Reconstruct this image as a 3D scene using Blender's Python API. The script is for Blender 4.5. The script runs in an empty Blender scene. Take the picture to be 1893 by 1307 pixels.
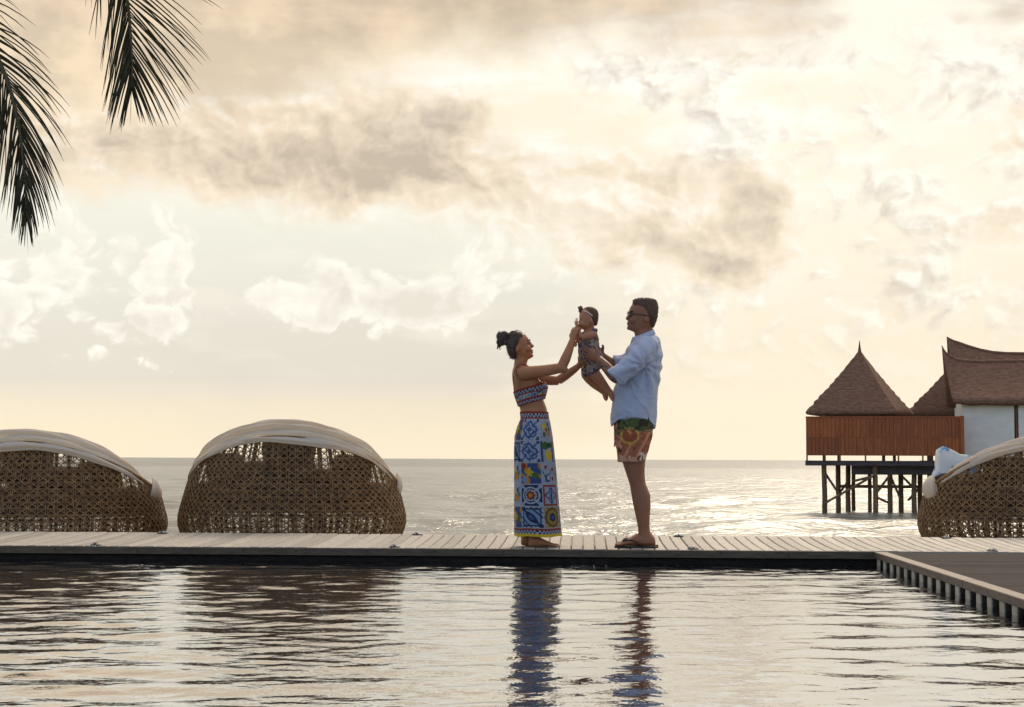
import bpy, bmesh, math, random
import numpy as np
from mathutils import Vector, Matrix, noise as mnoise

random.seed(7)
rng = np.random.default_rng(11)
scene = bpy.context.scene
COL = scene.collection
R = math.radians

# ------------------------------------------------------------------ camera
F = 3000.0                      # focal length in photograph pixels (1893 wide)
CAM_H = 0.645                   # eye height above the boardwalk top (z = 0)
PITCH, ROLL = math.atan(194.9 / F), R(0.25)
cam_d = bpy.data.cameras.new('camera')
cam = bpy.data.objects.new('camera', cam_d)
COL.objects.link(cam)
CAM_ROT = Matrix.Rotation(R(90) + PITCH, 3, 'X') @ Matrix.Rotation(ROLL, 3, 'Z')
cam.matrix_world = Matrix.Translation((0, 0, CAM_H)) @ CAM_ROT.to_4x4()
cam_d.sensor_width = 36.0
cam_d.lens = F / 1893.0 * 36.0
cam_d.clip_start, cam_d.clip_end = 0.1, 60000.0
scene.camera = cam


def W(px, py, Y):
    """The point of the plane y = Y that a photograph pixel looks at."""
    d = CAM_ROT @ Vector(((px - 946.5) / F, -(py - 653.5) / F, -1.0))
    t = Y / d.y
    return Vector((d.x * t, Y, CAM_H + d.z * t))


def G(px, py, z):
    """The point of the level z = const that a photograph pixel looks at."""
    d = CAM_ROT @ Vector(((px - 946.5) / F, -(py - 653.5) / F, -1.0))
    t = (z - CAM_H) / d.z
    return Vector((d.x * t, d.y * t, z))


def lin(r, g, b):
    f = lambda c: c / 12.92 if c <= 0.04045 else ((c + 0.055) / 1.055) ** 2.4
    return (f(r / 255.0), f(g / 255.0), f(b / 255.0))


# ------------------------------------------------------------------ node helper
class NX:
    """A node socket with arithmetic."""
    def __init__(s, tree, sock): s.t, s.s = tree, sock
    def _m(s, op, *o, clamp=False):
        n = s.t.nodes.new('ShaderNodeMath'); n.operation = op; n.use_clamp = clamp
        for i, v in enumerate((s,) + o):
            if isinstance(v, NX): s.t.links.new(v.s, n.inputs[i])
            else: n.inputs[i].default_value = v
        return NX(s.t, n.outputs[0])
    def __add__(s, o): return s._m('ADD', o)
    __radd__ = __add__
    def __sub__(s, o): return s._m('SUBTRACT', o)
    def __rsub__(s, o): return NXc(s.t, o) - s
    def __mul__(s, o): return s._m('MULTIPLY', o)
    __rmul__ = __mul__
    def __truediv__(s, o): return s._m('DIVIDE', o)
    def max(s, o): return s._m('MAXIMUM', o)
    def min(s, o): return s._m('MINIMUM', o)
    def pow(s, o): return s._m('POWER', o)
    def exp(s): return s._m('EXPONENT')
    def sin(s): return s._m('SINE')
    def abs(s): return s._m('ABSOLUTE')
    def frac(s): return s._m('FRACT')
    def clamp(s): return s._m('ADD', 0.0, clamp=True)
    def smooth(s, lo, hi):
        n = s.t.nodes.new('ShaderNodeMapRange'); n.interpolation_type = 'SMOOTHSTEP'
        s.t.links.new(s.s, n.inputs[0]); n.inputs[1].default_value = lo; n.inputs[2].default_value = hi
        return NX(s.t, n.outputs[0])


def NXc(tree, v):
    n = tree.nodes.new('ShaderNodeValue'); n.outputs[0].default_value = v
    return NX(tree, n.outputs[0])


def combine(tree, x, y, z):
    n = tree.nodes.new('ShaderNodeCombineXYZ')
    for i, v in enumerate((x, y, z)):
        if isinstance(v, NX): tree.links.new(v.s, n.inputs[i])
        else: n.inputs[i].default_value = v
    return n.outputs[0]


def separate(tree, sock):
    n = tree.nodes.new('ShaderNodeSeparateXYZ'); tree.links.new(sock, n.inputs[0])
    return [NX(tree, n.outputs[i]) for i in range(3)]


def noise_node(tree, vec, scale, detail=5.0, rough=0.55, dist=0.0, color=False):
    n = tree.nodes.new('ShaderNodeTexNoise')
    if vec is not None: tree.links.new(vec, n.inputs['Vector'])
    n.inputs['Scale'].default_value = scale; n.inputs['Detail'].default_value = detail
    n.inputs['Roughness'].default_value = rough; n.inputs['Distortion'].default_value = dist
    return n.outputs['Color'] if color else NX(tree, n.outputs[0])


def mixc(tree, fac, a, b):
    n = tree.nodes.new('ShaderNodeMix'); n.data_type = 'RGBA'
    if isinstance(fac, NX): tree.links.new(fac.s, n.inputs['Factor'])
    else: n.inputs['Factor'].default_value = fac
    for key, v in ((6, a), (7, b)):
        if isinstance(v, (tuple, list)): n.inputs[key].default_value = (*v[:3], 1.0)
        else: tree.links.new(v.s if isinstance(v, NX) else v, n.inputs[key])
    return n.outputs[2]


def ramp(tree, fac, stops, interp='LINEAR'):
    n = tree.nodes.new('ShaderNodeValToRGB'); n.color_ramp.interpolation = interp
    el = n.color_ramp.elements
    while len(el) < len(stops): el.new(0.5)
    for e, (p, c) in zip(el, stops): e.position = p; e.color = (*c, 1.0)
    tree.links.new(fac.s if isinstance(fac, NX) else fac, n.inputs[0])
    return n.outputs[0]


# ------------------------------------------------------------------ sky and sun
SUN_AZ, SUN_EL = R(15.0), R(37.0)          # ahead, a little right, behind the cloud deck above the frame
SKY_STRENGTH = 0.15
world = bpy.data.worlds.new('World'); scene.world = world; world.use_nodes = True
world.cycles.sampling_method = 'NONE'
wt = world.node_tree; wt.nodes.clear()
wout = wt.nodes.new('ShaderNodeOutputWorld'); wbg = wt.nodes.new('ShaderNodeBackground')
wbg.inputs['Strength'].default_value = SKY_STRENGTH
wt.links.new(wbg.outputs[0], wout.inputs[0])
sky = wt.nodes.new('ShaderNodeTexSky'); sky.sky_type = 'NISHITA'; sky.sun_disc = False
sky.sun_elevation = SUN_EL; sky.sun_rotation = SUN_AZ; sky.dust_density = 1.2; sky.air_density = 1.0
sundir = Vector((math.sin(SUN_AZ) * math.cos(SUN_EL), math.cos(SUN_AZ) * math.cos(SUN_EL), math.sin(SUN_EL)))


def build_sky():
    T = wt
    tc = T.nodes.new('ShaderNodeTexCoord')
    dx, dy, dz = separate(T, tc.outputs['Generated'])
    U0 = dx._m('ARCTAN2', dy) * F                   # azimuth and elevation in 1/3000 rad
    V0 = dz.min(0.9999).max(-0.9999)._m('ARCSINE') * F
    dot = dx * sundir.x + dy * sundir.y + dz * sundir.z
    warm = dot.smooth(-0.15, 0.85)

    def n2(u, v, scale, detail, rough, color=False):
        n = T.nodes.new('ShaderNodeTexNoise'); n.noise_dimensions = '2D'
        T.links.new(combine(T, u, v, 0.0), n.inputs['Vector'])
        n.inputs['Scale'].default_value = scale; n.inputs['Detail'].default_value = detail; n.inputs['Roughness'].default_value = rough
        return n.outputs['Color'] if color else NX(T, n.outputs[0])

    def puffs(u, v):
        n = T.nodes.new('ShaderNodeTexVoronoi'); n.feature = 'F1'; n.voronoi_dimensions = '2D'
        T.links.new(combine(T, u, v, 0.0), n.inputs['Vector'])
        n.inputs['Scale'].default_value = 15.0; n.inputs['Detail'].default_value = 2.5; n.inputs['Roughness'].default_value = 0.5
        return 1.0 - NX(T, n.outputs['Distance'])

    us, vs = U0 * 0.001 + 7.0, V0 * 0.0013 + 3.0
    w1 = separate(T, n2(us, vs, 5.0, 2.0, 0.5, True)); w2 = separate(T, n2(us, vs, 22.0, 3.0, 0.55, True))
    U = U0 + (w1[0] - 0.5) * 150 + (w2[0] - 0.5) * 30
    V = V0 + (w1[1] - 0.5) * 100 + (w2[1] - 0.5) * 24
    fb = n2(us, vs, 5.5, 6.0, 0.55)
    fb2 = n2(us + 0.012, vs + 0.016, 5.5, 4.0, 0.55)
    pu, pv = U * 0.001, V * 0.0011
    pf = puffs(pu, pv); pf2 = puffs(pu + 0.009, pv + 0.014)
    relief = (fb - fb2) + (pf - pf2) * 0.22          # bright towards the hidden sun, above and to the right
    wisp = n2(us * 0.55, vs * 1.5, 6.0, 4.0, 0.52)

    def blobs(lst):
        acc = None
        for (px, py, rx, ry, w) in lst:
            du = U * (1.0 / rx) - (px - 946) / rx; dv = V * (1.0 / ry) - (848 - py) / ry
            g = (0.0 - (du * du + dv * dv)).exp() * w
            acc = g if acc is None else acc + g
        return acc

    el = (V0 / 900.0).clamp()
    base_l = ramp(T, el, [(0.0, lin(246, 231, 203)), (0.06, lin(241, 227, 200)), (0.105, lin(236, 223, 199)),
                          (0.16, lin(222, 214, 200)), (0.26, lin(225, 219, 205)), (0.36, lin(231, 227, 213)),
                          (0.50, lin(238, 236, 221)), (0.62, lin(246, 239, 222)), (1.0, lin(248, 236, 214))])
    base_r = ramp(T, el, [(0.0, lin(250, 236, 209)), (0.25, lin(247, 234, 210)), (0.5, lin(251, 241, 220)),
                          (0.8, lin(255, 250, 237)), (1.0, lin(255, 247, 230))])
    c = mixc(T, (U0 + (wisp - 0.5) * 700).smooth(-100, 420), base_l, base_r)
    c = mixc(T, (wisp.smooth(0.45, 0.75)) * V0.smooth(60, 250) * 0.35, c, lin(252, 243, 226))

    # cumulus heads over the low haze
    f = blobs([(680, 570, 190, 52, 1.0), (570, 525, 60, 52, 0.55), (820, 560, 100, 60, 0.7), (300, 480, 60, 60, 0.85),
               (275, 590, 85, 75, 0.75), (95, 490, 100, 95, 0.85), (25, 615, 75, 38, 0.8), (230, 682, 120, 26, 0.6), (890, 480, 120, 50, 0.6)])
    f = f * 1.1 + ((fb - 0.5) * 0.9 + (pf - 0.50) * 0.75) * f.smooth(0.05, 0.55)
    lit = ((f - 0.36) * 1.2 - relief * 3.2).clamp()
    c = mixc(T, f.smooth(0.24, 0.58) * 0.9, c, mixc(T, lit, lin(255, 250, 236), lin(229, 223, 209)))
    # tan stratus with a soft flat base, left to centre
    st = (V + (fb - 0.5) * 130).smooth(425, 520) * (1.0 - (U0 + (fb - 0.5) * 420).smooth(-230, 330))
    tan = mixc(T, (fb * 0.6 + wisp * 0.4).smooth(0.40, 0.62), lin(211, 192, 166), lin(245, 222, 188))
    c = mixc(T, st * 0.92, c, tan)
    # light breaking through, centre to right
    g = blobs([(960, 170, 330, 85, 1.0), (1420, 240, 420, 170, 1.0)])
    c = mixc(T, g.clamp() * 0.9, c, mixc(T, (wisp * 0.6 + fb * 0.4).smooth(0.40, 0.62), lin(253, 241, 218), lin(255, 253, 245)))
    # broken, softly modelled cloud over the right half
    mo = (fb * 0.55 + pf * 0.25 + wisp * 0.3)
    mr = (U0 + (wisp - 0.5) * 300).smooth(-60, 260) * V0.smooth(90, 330)
    c = mixc(T, mr * mo.smooth(0.42, 0.64) * 0.85, c, mixc(T, (0.48 - relief * 5.0).clamp(), lin(255, 250, 236), lin(213, 201, 186)))
    # grey masses, bright on the side of the sun
    f = blobs([(540, 310, 310, 88, 0.95), (800, 320, 170, 80, 0.9), (240, 260, 240, 70, 0.7), (690, 215, 120, 52, 0.7), (845, 215, 55, 48, 0.9),
               (1195, 322, 135, 42, 0.95), (1390, 385, 78, 62, 0.9), (1130, 440, 240, 72, 0.85), (1370, 495, 140, 56, 0.75),
               (1840, 285, 80, 55, 0.75), (1830, 440, 100, 60, 0.6), (1610, 585, 90, 34, 0.55), (1560, 300, 120, 26, 0.4)])
    f = f * 1.15 + ((fb - 0.5) * 1.0 + (pf - 0.50) * 0.30) * f.smooth(0.0, 0.6) + 0.04
    lit = ((f - 0.18) * 0.66 - relief * 1.9).clamp()
    c = mixc(T, f.smooth(0.10, 0.95) * 0.9, c, ramp(T, lit, [(0.0, lin(255, 251, 240)), (0.35, lin(243, 226, 201)), (1.0, lin(194, 180, 162))]))
    # the cloud sheet overhead, from the top of the frame on up
    sheet = (V0 + (w1[1] - 0.5) * 130 + (wisp - 0.5) * 240 - U0 * 0.03).smooth(715, 850)
    high = mixc(T, (wisp * 0.7 + fb * 0.5).smooth(0.45, 0.78), lin(194, 178, 158), lin(236, 213, 184))
    high = mixc(T, V0.smooth(900, 1800) * 0.7, high, lin(246, 236, 222))
    c = mixc(T, sheet * 0.92, c, high)
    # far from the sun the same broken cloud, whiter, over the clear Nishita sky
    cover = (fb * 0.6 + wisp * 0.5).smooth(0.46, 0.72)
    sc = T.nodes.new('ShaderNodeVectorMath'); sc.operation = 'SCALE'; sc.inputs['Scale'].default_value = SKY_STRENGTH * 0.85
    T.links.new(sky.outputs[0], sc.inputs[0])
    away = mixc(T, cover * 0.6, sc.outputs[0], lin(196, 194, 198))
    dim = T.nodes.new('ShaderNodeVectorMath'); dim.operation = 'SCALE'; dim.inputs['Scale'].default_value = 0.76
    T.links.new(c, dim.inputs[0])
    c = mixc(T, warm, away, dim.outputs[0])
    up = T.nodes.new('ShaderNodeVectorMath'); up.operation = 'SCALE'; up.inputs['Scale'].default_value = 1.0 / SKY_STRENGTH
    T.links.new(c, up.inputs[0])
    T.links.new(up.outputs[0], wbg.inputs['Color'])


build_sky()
sun_d = bpy.data.lights.new('sun', 'SUN'); sun = bpy.data.objects.new('sun', sun_d); COL.objects.link(sun)
sun_d.energy = 1.4; sun_d.angle = R(16.0); sun_d.color = (1.0, 0.84, 0.64)
sun.rotation_euler = (-sundir).to_track_quat('-Z', 'Y').to_euler()
scene.view_settings.view_transform = 'Standard'; scene.view_settings.look = 'None'
scene.view_settings.exposure = 0.5; scene.view_settings.gamma = 1.0
scene.view_settings.use_curve_mapping = False
scene.render.engine = 'CYCLES'
scene.cycles.use_denoising = True
scene.cycles.max_bounces = 6; scene.cycles.transparent_max_bounces = 8
scene.cycles.caustics_reflective = False; scene.cycles.caustics_refractive = False


# ------------------------------------------------------------------ materials
def mat(name, color, rough=0.6, spec=0.5, metal=0.0, build=None, **kw):
    m = bpy.data.materials.new(name); m.use_nodes = True
    T = m.node_tree; b = T.nodes['Principled BSDF']
    b.inputs['Base Color'].default_value = (*color, 1.0); b.inputs['Roughness'].default_value = rough
    b.inputs['Specular IOR Level'].default_value = spec; b.inputs['Metallic'].default_value = metal
    for k, v in kw.items(): b.inputs[k].default_value = v
    if build: build(T, b)
    return m


def set_bump(T, b, h, strength=0.3, dist=0.01):
    n = T.nodes.new('ShaderNodeBump'); n.inputs['Strength'].default_value = strength; n.inputs['Distance'].default_value = dist
    T.links.new(h.s if isinstance(h, NX) else h, n.inputs['Height']); T.links.new(n.outputs[0], b.inputs['Normal'])


def obj_coord(T, stretch=(1, 1, 1), rnd=True):
    tc = T.nodes.new('ShaderNodeTexCoord'); mp = T.nodes.new('ShaderNodeMapping')
    T.links.new(tc.outputs['Object'], mp.inputs['Vector']); mp.inputs['Scale'].default_value = stretch
    if rnd:
        oi = T.nodes.new('ShaderNodeObjectInfo')
        r = NX(T, oi.outputs['Random'])
        T.links.new(combine(T, r * 37.0, r * 71.0, r * 13.0), mp.inputs['Location'])
        return mp.outputs[0], r
    return mp.outputs[0], None


def grained(c1, c2, stretch, scale=8.0, vary=0.25, bump=0.3, bdist=0.004, rough_lo=None):
    def f(T, b):
        v, r = obj_coord(T, stretch)
        n = noise_node(T, v, scale, 7.0, 0.62, 0.4)
        col = mixc(T, n.smooth(0.3, 0.7), c1, c2)
        m = T.nodes.new('ShaderNodeHueSaturation'); T.links.new(col, m.inputs['Color'])
        T.links.new((r * (2 * vary) + (1 - vary)).s, m.inputs['Value'])
        T.links.new(m.outputs[0], b.inputs['Base Color'])
        if bump: set_bump(T, b, n, bump, bdist)
    return f


def vcol(T, b, extra=None):
    a = T.nodes.new('ShaderNodeAttribute'); a.attribute_name = 'Col'
    T.links.new(a.outputs['Color'], b.inputs['Base Color'])
    if extra: extra(T, b)


def cloth_bump(scale=220.0, s=0.15):
    def f(T, b):
        v, _ = obj_coord(T, (1, 1, 1), False)
        set_bump(T, b, noise_node(T, v, scale, 3.0, 0.6), s, 0.002)
    return f


M = {}
M['plank'] = mat('weathered_plank', (0.4, 0.37, 0.33), 0.62, 0.35,
                 build=grained((0.31, 0.28, 0.245), (0.45, 0.415, 0.37), (14, 1.2, 8), 6.0, 0.2, 0.4, 0.003))
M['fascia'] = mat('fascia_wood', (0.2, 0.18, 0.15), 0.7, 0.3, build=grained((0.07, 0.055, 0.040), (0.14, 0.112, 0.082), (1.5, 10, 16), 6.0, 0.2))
M['bolt'] = mat('bolt_dark', (0.03, 0.025, 0.022), 0.5, 0.4)
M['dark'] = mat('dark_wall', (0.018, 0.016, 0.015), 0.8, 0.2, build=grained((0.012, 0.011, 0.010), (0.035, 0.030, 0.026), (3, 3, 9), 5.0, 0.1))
M['terrace'] = mat('terrace_board', (0.2, 0.15, 0.12), 0.9, 0.1,
                   build=grained((0.040, 0.034, 0.033), (0.070, 0.060, 0.058), (1.3, 18, 8), 5.0, 0.12, 0.3, 0.003))
M['edge'] = mat('terrace_edge', (0.27, 0.2, 0.15), 0.6, 0.4, build=grained((0.075, 0.051, 0.038), (0.13, 0.093, 0.070), (8, 1.0, 8), 5.0, 0.1))
M['post'] = mat('post_stone', (0.5, 0.45, 0.36), 0.6, 0.4, build=grained((0.42, 0.37, 0.28), (0.60, 0.54, 0.43), (6, 6, 3), 6.0, 0.15))
M['steel'] = mat('brushed_steel', (0.022, 0.022, 0.035), 0.5, 0.4, 0.2)
M['lamp_glass'] = mat('lamp_glass', (0.85, 0.87, 0.9), 0.1, 0.6)
M['sand'] = mat('beach_sand', (0.5, 0.43, 0.33), 0.9, 0.2, build=grained((0.42, 0.35, 0.26), (0.56, 0.48, 0.37), (1, 1, 1), 3.0, 0.02))


def f_pool(T, b):
    v, _ = obj_coord(T, (1, 1, 1), False)
    set_bump(T, b, noise_node(T, v, 11.0, 3.0, 0.55), 0.16, 0.02)
M['pool'] = mat('pool_water', (0.010, 0.011, 0.017), 0.012, 0.95, build=f_pool, IOR=4.2)


def f_sea(T, b):
    tc = T.nodes.new('ShaderNodeTexCoord')
    x, y, z = separate(T, tc.outputs['Object'])
    n0 = noise_node(T, combine(T, x * 0.004, y * 0.0008, 0.0), 2.0, 3.0)
    reef = (y + (n0 - 0.5) * 260.0).smooth(395.0, 500.0)
    T.links.new(mixc(T, reef, (0.20, 0.21, 0.19), (0.05, 0.06, 0.07)), b.inputs['Base Color'])
    w1 = noise_node(T, combine(T, x * 0.55, y * 0.9, 0.0), 1.0, 5.0, 0.6)
    w3 = noise_node(T, combine(T, x * 2.3, y * 3.2, 0.7), 1.0, 3.0, 0.55)
    set_bump(T, b, w1 * 0.40 + w3 * 0.12, 0.55, 1.0)
M['sea'] = mat('sea_water', (0.05, 0.07, 0.08), 0.24, 0.5, build=f_sea, IOR=1.5)


# ------------------------------------------------------------------ object helpers
def tag(o, label=None, cat=None, group=None, kind=None):
    for k, v in (('label', label), ('category', cat), ('group', group), ('kind', kind)):
        if v: o[k] = v
    return o


def new_mesh(name, verts, faces, smooth=False):
    me = bpy.data.meshes.new(name)
    me.from_pydata([tuple(v) for v in verts], [], faces); me.update()
    if smooth: me.polygons.foreach_set('use_smooth', [True] * len(me.polygons))
    return me


def add(name, me, m=None, parent=None, loc=(0, 0, 0), rz=0.0):
    o = bpy.data.objects.new(name, me)
    if m is not None and not me.materials: me.materials.append(m)
    COL.objects.link(o); o.location = loc; o.rotation_euler = (0, 0, rz)
    if parent: o.parent = parent
    return o


def empty(name, loc=(0, 0, 0), rz=0.0):
    o = bpy.data.objects.new(name, None); COL.objects.link(o)
    o.location = loc; o.rotation_euler = (0, 0, rz); o.empty_display_size = 0.2
    return o


class MB:
    """Collects shapes for ONE mesh object."""
    def __init__(s): s.v, s.f = [], []
    def put(s, verts, faces):
        k = len(s.v); s.v += [tuple(p) for p in verts]; s.f += [tuple(i + k for i in q) for q in faces]
        return s
    def box(s, x0, x1, y0, y1, z0, z1, c=0.0):
        if c <= 0:
            v = [(x, y, z) for z in (z0, z1) for y in (y0, y1) for x in (x0, x1)]
            return s.put(v, [(0, 2, 3, 1), (4, 5, 7, 6), (0, 1, 5, 4), (2, 6, 7, 3), (0, 4, 6, 2), (1, 3, 7, 5)])
        rings = []
        for z, i in ((z0, c), (z0 + c, 0), (z1 - c, 0), (z1, c)):
            a, b_, e, d = x0 + i, x1 - i, y0 + i, y1 - i
            q = c if i == 0 else 0
            rings.append([(a + q, e, z), (b_ - q, e, z), (b_, e + q, z), (b_, d - q, z), (b_ - q, d, z), (a + q, d, z), (a, d - q, z), (a, e + q, z)])
        return s.loft(rings)
    def loft(s, rings, cap0=True, cap1=True, closed=True):
        n = len(rings[0]); v = [p for r in rings for p in r]; f = []
        for i in range(len(rings) - 1):
            for j in range(n if closed else n - 1):
                a, b_ = i * n + j, i * n + (j + 1) % n
                f.append((a, b_, b_ + n, a + n))
        if cap0: f.append(tuple(reversed(range(n))))
        if cap1: f.append(tuple(range((len(rings) - 1) * n, len(rings) * n)))
        return s.put(v, f)
    def tube(s, pts, rad, n=8, flat=1.0, up=(0, 0, 1), sub=0):
        pts = [Vector(p) for p in pts]
        rad = list(rad) if hasattr(rad, '__len__') else [rad] * len(pts)
        if sub: pts, rad = spline(pts, rad, sub)
        rings = []; up = Vector(up); prev = None
        for i, p in enumerate(pts):
            t = (pts[min(i + 1, len(pts) - 1)] - pts[max(i - 1, 0)]).normalized()
            if prev is None:
                u = t.cross(up)
                if u.length < 1e-3: u = t.cross(Vector((1, 0, 0)))
            else: u = prev - t * prev.dot(t)
            u.normalize(); prev = u; w = t.cross(u)
            rings.append([p + (u * math.cos(a) + w * (math.sin(a) * flat)) * rad[i] for a in (2 * math.pi * k / n for k in range(n))])
        return s.loft(rings)
    def ball(s, c, r, n=14, m=9, rot=None):
        c = Vector(c); r = Vector(r) if hasattr(r, '__len__') else Vector((r, r, r)); rings = []
        for i in range(m):
            a = math.pi * (i + 0.5) / m
            ring = []
            for k in range(n):
                q = Vector((r.x * math.sin(a) * math.cos(2 * math.pi * k / n), r.y * math.sin(a) * math.sin(2 * math.pi * k / n), -r.z * math.cos(a)))
                ring.append(c + (rot @ q if rot else q))
            rings.append(ring)
        return s.loft(rings)
    def mesh(s, name, smooth=False): return new_mesh(name, s.v, s.f, smooth)
    def add(s, name, m, parent=None, smooth=False, loc=(0, 0, 0), rz=0.0): return add(name, s.mesh(name, smooth), m, parent, loc, rz)


def spline(pts, rad, sub):
    """Catmull-Rom through the points."""
    P, Q = [], []
    n = len(pts)
    for i in range(n - 1):
        p0, p1, p2, p3 = pts[max(i - 1, 0)], pts[i], pts[i + 1], pts[min(i + 2, n - 1)]
        for k in range(sub):
            t = k / sub
            P.append(0.5 * ((2 * p1) + (p2 - p0) * t + (2 * p0 - 5 * p1 + 4 * p2 - p3) * t * t + (3 * p1 - p0 - 3 * p2 + p3) * t ** 3))
            Q.append(rad[i] * (1 - t) + rad[i + 1] * t)
    P.append(pts[-1]); Q.append(rad[-1])
    return P, Q


def copy_tree(o, parent=None):
    c = o.copy(); COL.objects.link(c); c.parent = parent
    for ch in list(o.children): copy_tree(ch, c)
    return c
# ------------------------------------------------------------------ the setting: sea, beach, pool, boardwalk, terrace
SEA_Z = -1.66
def sea_surface():
    """One sheet to the horizon; real wave relief near the beach, coarser rows further out."""
    nr, nc = 430, 440
    rr_ = np.concatenate([22 * (700 / 22.0) ** (np.arange(nr) / (nr - 1.0)), [900, 1300, 2200, 4500, 10000, 32000]])
    th = np.concatenate([[-1.45, -1.2, -0.9, -0.6], np.linspace(-0.42, 0.42, nc), [0.6, 0.9, 1.2, 1.45]])
    RR, TH = np.meshgrid(rr_, th, indexing='ij'); X = RR * np.tan(TH); Y = RR.copy(); Z = np.zeros_like(X)
    dr = np.gradient(rr_)[:, None]; r = np.random.default_rng(21)
    for k in range(70):
        lam = 1.3 * (9.0 / 1.3) ** r.random(); ang = r.normal(math.pi / 2 + .25, .6); kk = 2 * math.pi / lam; ph = r.random() * 6.28
        env = 0.6 + 0.4 * np.sin(X * .03 * (1 + r.random()) + ph * 5) * np.sin(Y * .02 * (1 + r.random()) + ph * 2)
        fade = np.clip(1.6 - 3.2 * dr / lam, 0, 1) * (np.abs(TH) < .43)
        Z += 0.030 / kk * env * fade * np.sin(kk * (X * math.cos(ang) + Y * math.sin(ang)) + ph)
    ny, nx = X.shape
    v = np.stack([X, Y, Z + SEA_Z], -1).reshape(-1, 3)
    i = (np.arange(ny - 1)[:, None] * nx + np.arange(nx - 1)[None, :]).reshape(-1)
    return grid_mesh('sea', v, np.stack([i, i + 1, i + nx + 1, i + nx], -1))


def grid_mesh(name, v, f):
    me = bpy.data.meshes.new(name)
    me.vertices.add(len(v)); me.vertices.foreach_set('co', v.astype(np.float32).ravel())
    me.loops.add(f.size); me.loops.foreach_set('vertex_index', f.astype(np.int32).ravel())
    me.polygons.add(len(f)); me.polygons.foreach_set('loop_start', np.arange(0, f.size, 4, dtype=np.int32))
    me.update(calc_edges=True); me.polygons.foreach_set('use_smooth', [True] * len(f))
    return me


tag(add('sea', sea_surface(), M['sea']), 'calm grey silver sea reaching to the horizon behind the boardwalk', 'sea', kind='structure')

mb = MB(); prof = [(-60, -0.45), (11.4, -0.45), (12.6, -0.10), (16.0, -0.10), (16.8, -0.22), (34, -2.4)]
mb.put([(x, y, z) for (y, z) in prof for x in (-90, 90)], [(2 * i, 2 * i + 1, 2 * i + 3, 2 * i + 2) for i in range(len(prof) - 1)])
tag(mb.add('beach', M['sand']), 'pale sand under the daybeds sloping to the sea', 'beach', kind='structure')

YAW = R(2.56)
E = Vector((math.cos(YAW), -math.sin(YAW), 0)); Dd = Vector((math.sin(YAW), math.cos(YAW), 0))
BW_Y, BW_L, BW_RISE = 11.756, 1.46, 0.032
WATER_Z = -0.100


def bw(e, t, z=0.0): return Vector((0, BW_Y, z)) + E * e + Dd * t


# pool water: a real rippled surface
def pool_surface():
    x = np.concatenate([np.arange(-9.0, -5.0, 0.08), np.arange(-5.0, 2.75, 0.026)]); y = np.concatenate([np.arange(-2.5, 4.0, 0.08), np.arange(4.0, BW_Y + 0.55, 0.021)])
    X, Y = np.meshgrid(x, y); Z = np.zeros_like(X)
    r = np.random.default_rng(5)
    for k in range(90):
        lam = 0.062 * (0.60 / 0.062) ** r.random()
        ang = r.normal(math.pi / 2 + 0.15, 0.55); kk = 2 * math.pi / lam
        slope = 0.0108 * (lam / 0.35) ** 0.10
        ph = r.random() * 6.28
        env = 0.55 + 0.45 * np.sin(X * (0.5 + r.random()) + ph * 3) * np.sin(Y * (0.4 + r.random()) + ph)
        Z += slope / kk * env * np.sin(kk * (X * math.cos(ang) + Y * math.sin(ang)) + ph)
    ny, nx = X.shape
    v = np.stack([X, Y, Z + WATER_Z], -1).reshape(-1, 3)
    i = (np.arange(ny - 1)[:, None] * nx + np.arange(nx - 1)[None, :]).reshape(-1)
    f = np.stack([i, i + 1, i + nx + 1, i + nx], -1)
    me = bpy.data.meshes.new('pool_water')
    me.vertices.add(len(v)); me.vertices.foreach_set('co', v.astype(np.float32).ravel())
    me.loops.add(f.size); me.loops.foreach_set('vertex_index', f.astype(np.int32).ravel())
    me.polygons.add(len(f)); me.polygons.foreach_set('loop_start', np.arange(0, f.size, 4, dtype=np.int32))
    me.update(calc_edges=True); me.polygons.foreach_set('use_smooth', [True] * len(f))
    return add('pool_water', me, M['pool'])
tag(pool_surface(), 'dark rippled swimming pool water mirroring the sky', 'pool', kind='structure')

# boardwalk
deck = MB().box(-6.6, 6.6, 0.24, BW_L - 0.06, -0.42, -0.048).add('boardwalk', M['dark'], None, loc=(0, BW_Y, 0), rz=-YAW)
tag(deck, 'weathered grey timber boardwalk along the far side of the pool', 'boardwalk', kind='structure')


def plank_mesh(seed):
    r = random.Random(seed); rings = []; w = 0.0805; c = 0.005
    for k in range(9):
        t = k / 8 * BW_L; z = BW_RISE * (t / BW_L) ** 2 + r.uniform(-.0008, .0008); th = 0.026
        s = r.uniform(-.0006, .0006)
        rings.append([(s, t, z - th), (w + s, t, z - th), (w + s, t, z - c), (w + s - c, t, z), (s + c, t, z), (s, t, z - c)])
    return MB().loft(rings).mesh('plank')
pm = [plank_mesh(k) for k in range(5)]
for me in pm: me.materials.append(M['plank'])
PITCH_E = 0.0865
for k in range(-76, 76):
    o = add('plank', pm[random.randrange(5)], None, deck, (k * PITCH_E, 0, random.uniform(-.0015, .0015)))
joints = [-6.6, -2.71, 2.61]
for a, b_ in zip(joints, joints[1:]):
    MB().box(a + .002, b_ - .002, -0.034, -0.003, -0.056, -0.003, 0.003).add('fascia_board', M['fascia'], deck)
for px in (100, 342, 452, 550, 680, 806, 932, 1071, 1200, 1330, 1452):
    e = (px - 946.5) / F * (BW_Y + 0.0)
    MB().tube([(e, -0.039, -0.022), (e, -0.033, -0.022)], [0.008, 0.009], 10).add('bolt_cap', M['bolt'], deck)
MB().box(-6.6, 2.7, 0.02, 0.06, -0.30, -0.066).add('shadow_beam', M['dark'], deck)

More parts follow.
